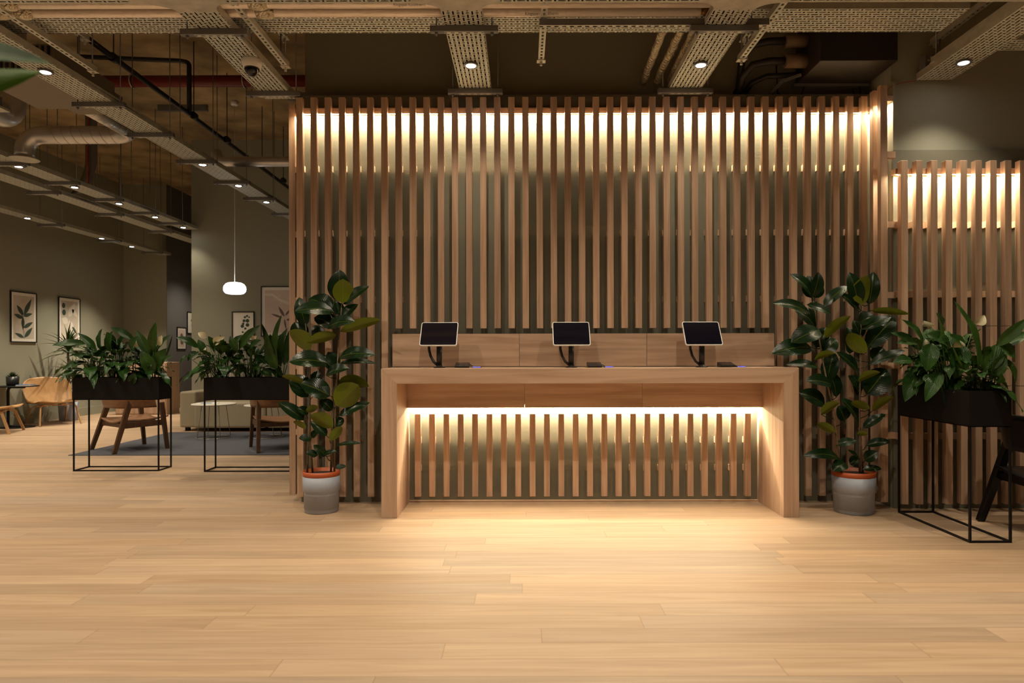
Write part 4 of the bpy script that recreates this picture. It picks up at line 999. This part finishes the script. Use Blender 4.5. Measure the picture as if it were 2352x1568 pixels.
for i in range(6):
    y = 6.5+.1*i; m.tube([(-4.1+.067*math.sin(a_), y+.02*math.cos(a_), 3.53+.067*math.cos(a_)) for a_ in [k*PI/10 for k in range(21)]], .002, 5)
m.build('seams', 'galv', t)
MB().lathe((-5.27,7.23,3.27), [(.135,0),(.14,.006),(.094,.03),(.09,.03),(.085,.004)], 30).build('diffuser_ring', 'galv', t)
t = thing('air_duct', 'dark steel duct elbow at the left edge beside the air unit', 'duct', (-5.0,6.6,3.5))
MB().tube([(-4.95,5.6,3.50),(-4.97,6.5,3.50)]+arc((-4.97,6.5,3.66),-PI/2,0,.16,(0,1,0),(0,0,1),8)+[(-4.97,6.66,4.5)], .115, 26).build('main_duct', 'duct', t)
t = thing('air_duct', 'far steel duct above the small eucalyptus print', 'duct', (-3.2,8.5,3.6))
MB().tube([(-3.86,8.6,3.75)]+[(-3.80,8.58,3.64),(-3.70,8.5,3.605),(-3.55,8.5,3.6),(-3.0,8.5,3.6),(-2.55,8.5,3.6),(-2.45,8.5,3.5),(-2.44,8.5,3.4)], .062, 20).build('main_duct', 'duct', t)
t = thing('air_unit', 'boxy grey air handling unit above the first long cable tray', 'air unit', (-4.07,5.83,3.45))
MB().box((-4.42,5.43,3.45),(-3.72,6.24,3.68)).build('casing', 'fcub', t, bevel=.004, seg=1)
MB().box((-4.17,6.241,3.46),(-3.75,6.41,3.62)).build('outlet_collar', 'fcub', t)
m = MB()
for i in range(14): m.box((-4.38+.047*i,5.415,3.47),(-4.375+.047*i+.01,5.429,3.66))
m.build('grille', 'fcu', t)
# fan coil on the right
t = thing('fan_coil_unit', 'dark box-shaped fan coil unit under the ceiling above the right slats', 'air unit', (2.56,5.4,3.43))
MB().box((2.27,5.19,3.43),(2.86,5.66,3.85)).build('casing', 'fcu', t, bevel=.004, seg=1)
MB().box((2.24,5.62,3.405),(2.86,5.66,3.428)).build('edge_channel', 'galvd', t)
for z in (3.54, 3.70): MB().tube([(2.10,5.45,z),(2.268,5.45,z)], .055, 20).build('insulated_stub', 'tan', t)
for z, y in ((3.54,5.45),(3.70,5.45)):
    MB().tube([(2.15,y,z),(1.98,y+.02,z+.005),(1.86,5.5,z-.01),(1.80,5.58,z-.08),(1.80,5.66,z-.18 if z < 3.6 else z-.3),(1.79,5.70,3.38)], .030, 12).build('lagged_pipe', 'rubber', t)
MB().tube([(2.268,5.55,3.47),(2.0,5.58,3.47),(1.9,5.64,3.44),(1.86,5.695,3.38)], .022, 10).build('lagged_pipe', 'rubber', t)
MB().bar((2.25,5.5,3.45),(2.12,5.55,3.42),.02,.02).bar((2.12,5.55,3.42),(1.99,5.69,3.28),.02,.02).build('drain_bracket', 'galvd', t)
MB().tube([(2.33,5.63,3.40),(2.30,5.64,3.33),(2.20,5.65,3.31),(2.12,5.66,3.36),(2.11,5.66,3.6)], .006, 6).build('cable', 'rubber', t)
MB().tube([(2.78,5.63,3.40),(2.80,5.64,3.34),(2.76,5.65,3.33),(2.74,5.66,3.39)], .005, 6).build('cable', 'rubber', t)
# junction boxes
for lab, loc in (('small dark junction box sitting on the far right tray end', (3.12,5.24,TZ+.052)), ('small dark junction box at the left edge of the photo', (-4.72,6.10,3.42))):
    t = thing('junction_box', lab, 'junction box', loc, 0, local=True)
    MB().box((-.045,-.04,0),(.045,.04,.10)).build('box', 'galvd', t); MB().box((-.012,-.0415,.02),(.012,-.0405,.085)).box((-.03,-.0415,.045),(.03,-.0405,.06)).build('label', 'tabletop', t)
m = MB().box((-4.95,6.02,3.40),(-4.63,6.18,3.4195)).build('mounting_plate', 'galv', None, off=(-4.79,6.1,3.40)); m.location = (-4.79,6.1,3.40); tag(m, 'short steel plate carrying the junction box at the left edge', 'mounting plate')
# vertical tray drop at the back left
t = thing('cable_tray', 'vertical cable tray drop with red cable hanging from the ceiling at the back left', 'cable tray', (-5.9,9.3,3.4), 0)
MB().sheet(lambda u, v: (-5.95+.16*u-.20*max(0,(.35-v)/.35)**2, 9.3, 3.40+1.3*v), 1, 16, .003).build('perforated_base', 'galvd', t)
MB().tube([(-5.86,9.28,CZ),(-5.90,9.27,4.0),(-5.9,9.27,3.42)], .012, 6).build('red_cable', 'redcable', t)
# ceiling channels (closed battens)
for a, b, lab in (((-4.63,10.05),(-5.35,10.05),'grey batten under the concrete above the far lounge'),((-3.42,7.55),(-3.15,7.55),'short grey batten near the red pipe'),((-3.3,9.6),(-2.9,9.6),'short grey batten above the far steel duct')):
    o = MB().box((b[0] if b[0] < a[0] else a[0],a[1]-.03,CZ-.09),(max(a[0],b[0]),a[1]+.03,CZ-.0005)).build('ceiling_batten', 'galvd', None, off=(0,0,0)); tag(o, lab, 'batten')
# red thin cable at the tall return
t = thing('red_cable', 'thin red cable from the far right tray to the slat return', 'cable', (3.0,5.3,3.3))
MB().tube([(3.06,5.30,3.32),(2.95,5.32,3.31),(2.87,5.31,3.28),(2.83,5.33,3.24)], .003, 5).build('cable', 'redcable', t)

# pendant
px, py = (539.5-VU)*9.9/F, 9.9
t = thing('pendant_lamp', 'opal glass pendant lamp glowing over the lounge tables', 'pendant lamp', (px,py,CZ), 0, local=True)
MB().lathe((0,0,-.06), [(.04,0),(.052,.01),(.052,.059)], 24).build('ceiling_rose', 'white', t)
MB().tube([(0,0,-.06),(.004,0,-1.4),(0,0,2.245-CZ)], .004, 6).build('cord', 'white', t)
zc = 2.16-CZ
MB().lathe((0,0,zc), [(.09,-.085),(.125,-.075),(.150,-.045),(.156,-.01),(.150,.025),(.125,.06),(.09,.078),(.03,.088)], 36).build('glass_shade', 'globe', t)

# foreground leaf at the top left: a tall plant standing just outside the frame
t = thing('foreground_plant', 'blurred leaf tips reaching in at the top left, close to the viewer', 'plant', (-1.75,1.30,0))
MB().lathe((-1.75,1.30,0), [(.14,0),(.17,.3),(.16,.3),(.15,.27),(.01,.27)], 24).build('pot', 'potgrey', t)
MB().tube([(-1.75,1.3,.27),(-1.72,1.3,1.0),(-1.68,1.3,1.75)], .010, 8).build('stem', 'stem', t)
f = MB()
f.leaf((-1.30,1.3,1.76), P(122,145,1.25), (.0,-.8,.9), .125, droop=.05, fold=.12, kind=2)
f.leaf((-1.28,1.3,1.64), P(100,162,1.30), (.0,1,-.6), .13, droop=-.06, fold=.1, kind=2)
f.leaf((-1.66,1.3,1.7), (-1.9,1.1,1.95), (0,0,1), .1); f.leaf((-1.68,1.3,1.5), (-2.0,1.5,1.65), (0,0,1), .1); f.leaf((-1.70,1.3,1.2), (-1.95,1.1,1.35), (0,0,1), .1); f.leaf((-1.7,1.3,1.3), (-1.8,1.6,1.5), (0,0,1), .1)
f.tube([(-1.69,1.3,1.6),(-1.5,1.3,1.78),(-1.30,1.3,1.76)], .004, 6).tube([(-1.70,1.3,1.4),(-1.5,1.3,1.62),(-1.28,1.3,1.64)], .004, 6).build('foliage', 'foreleaf', t)
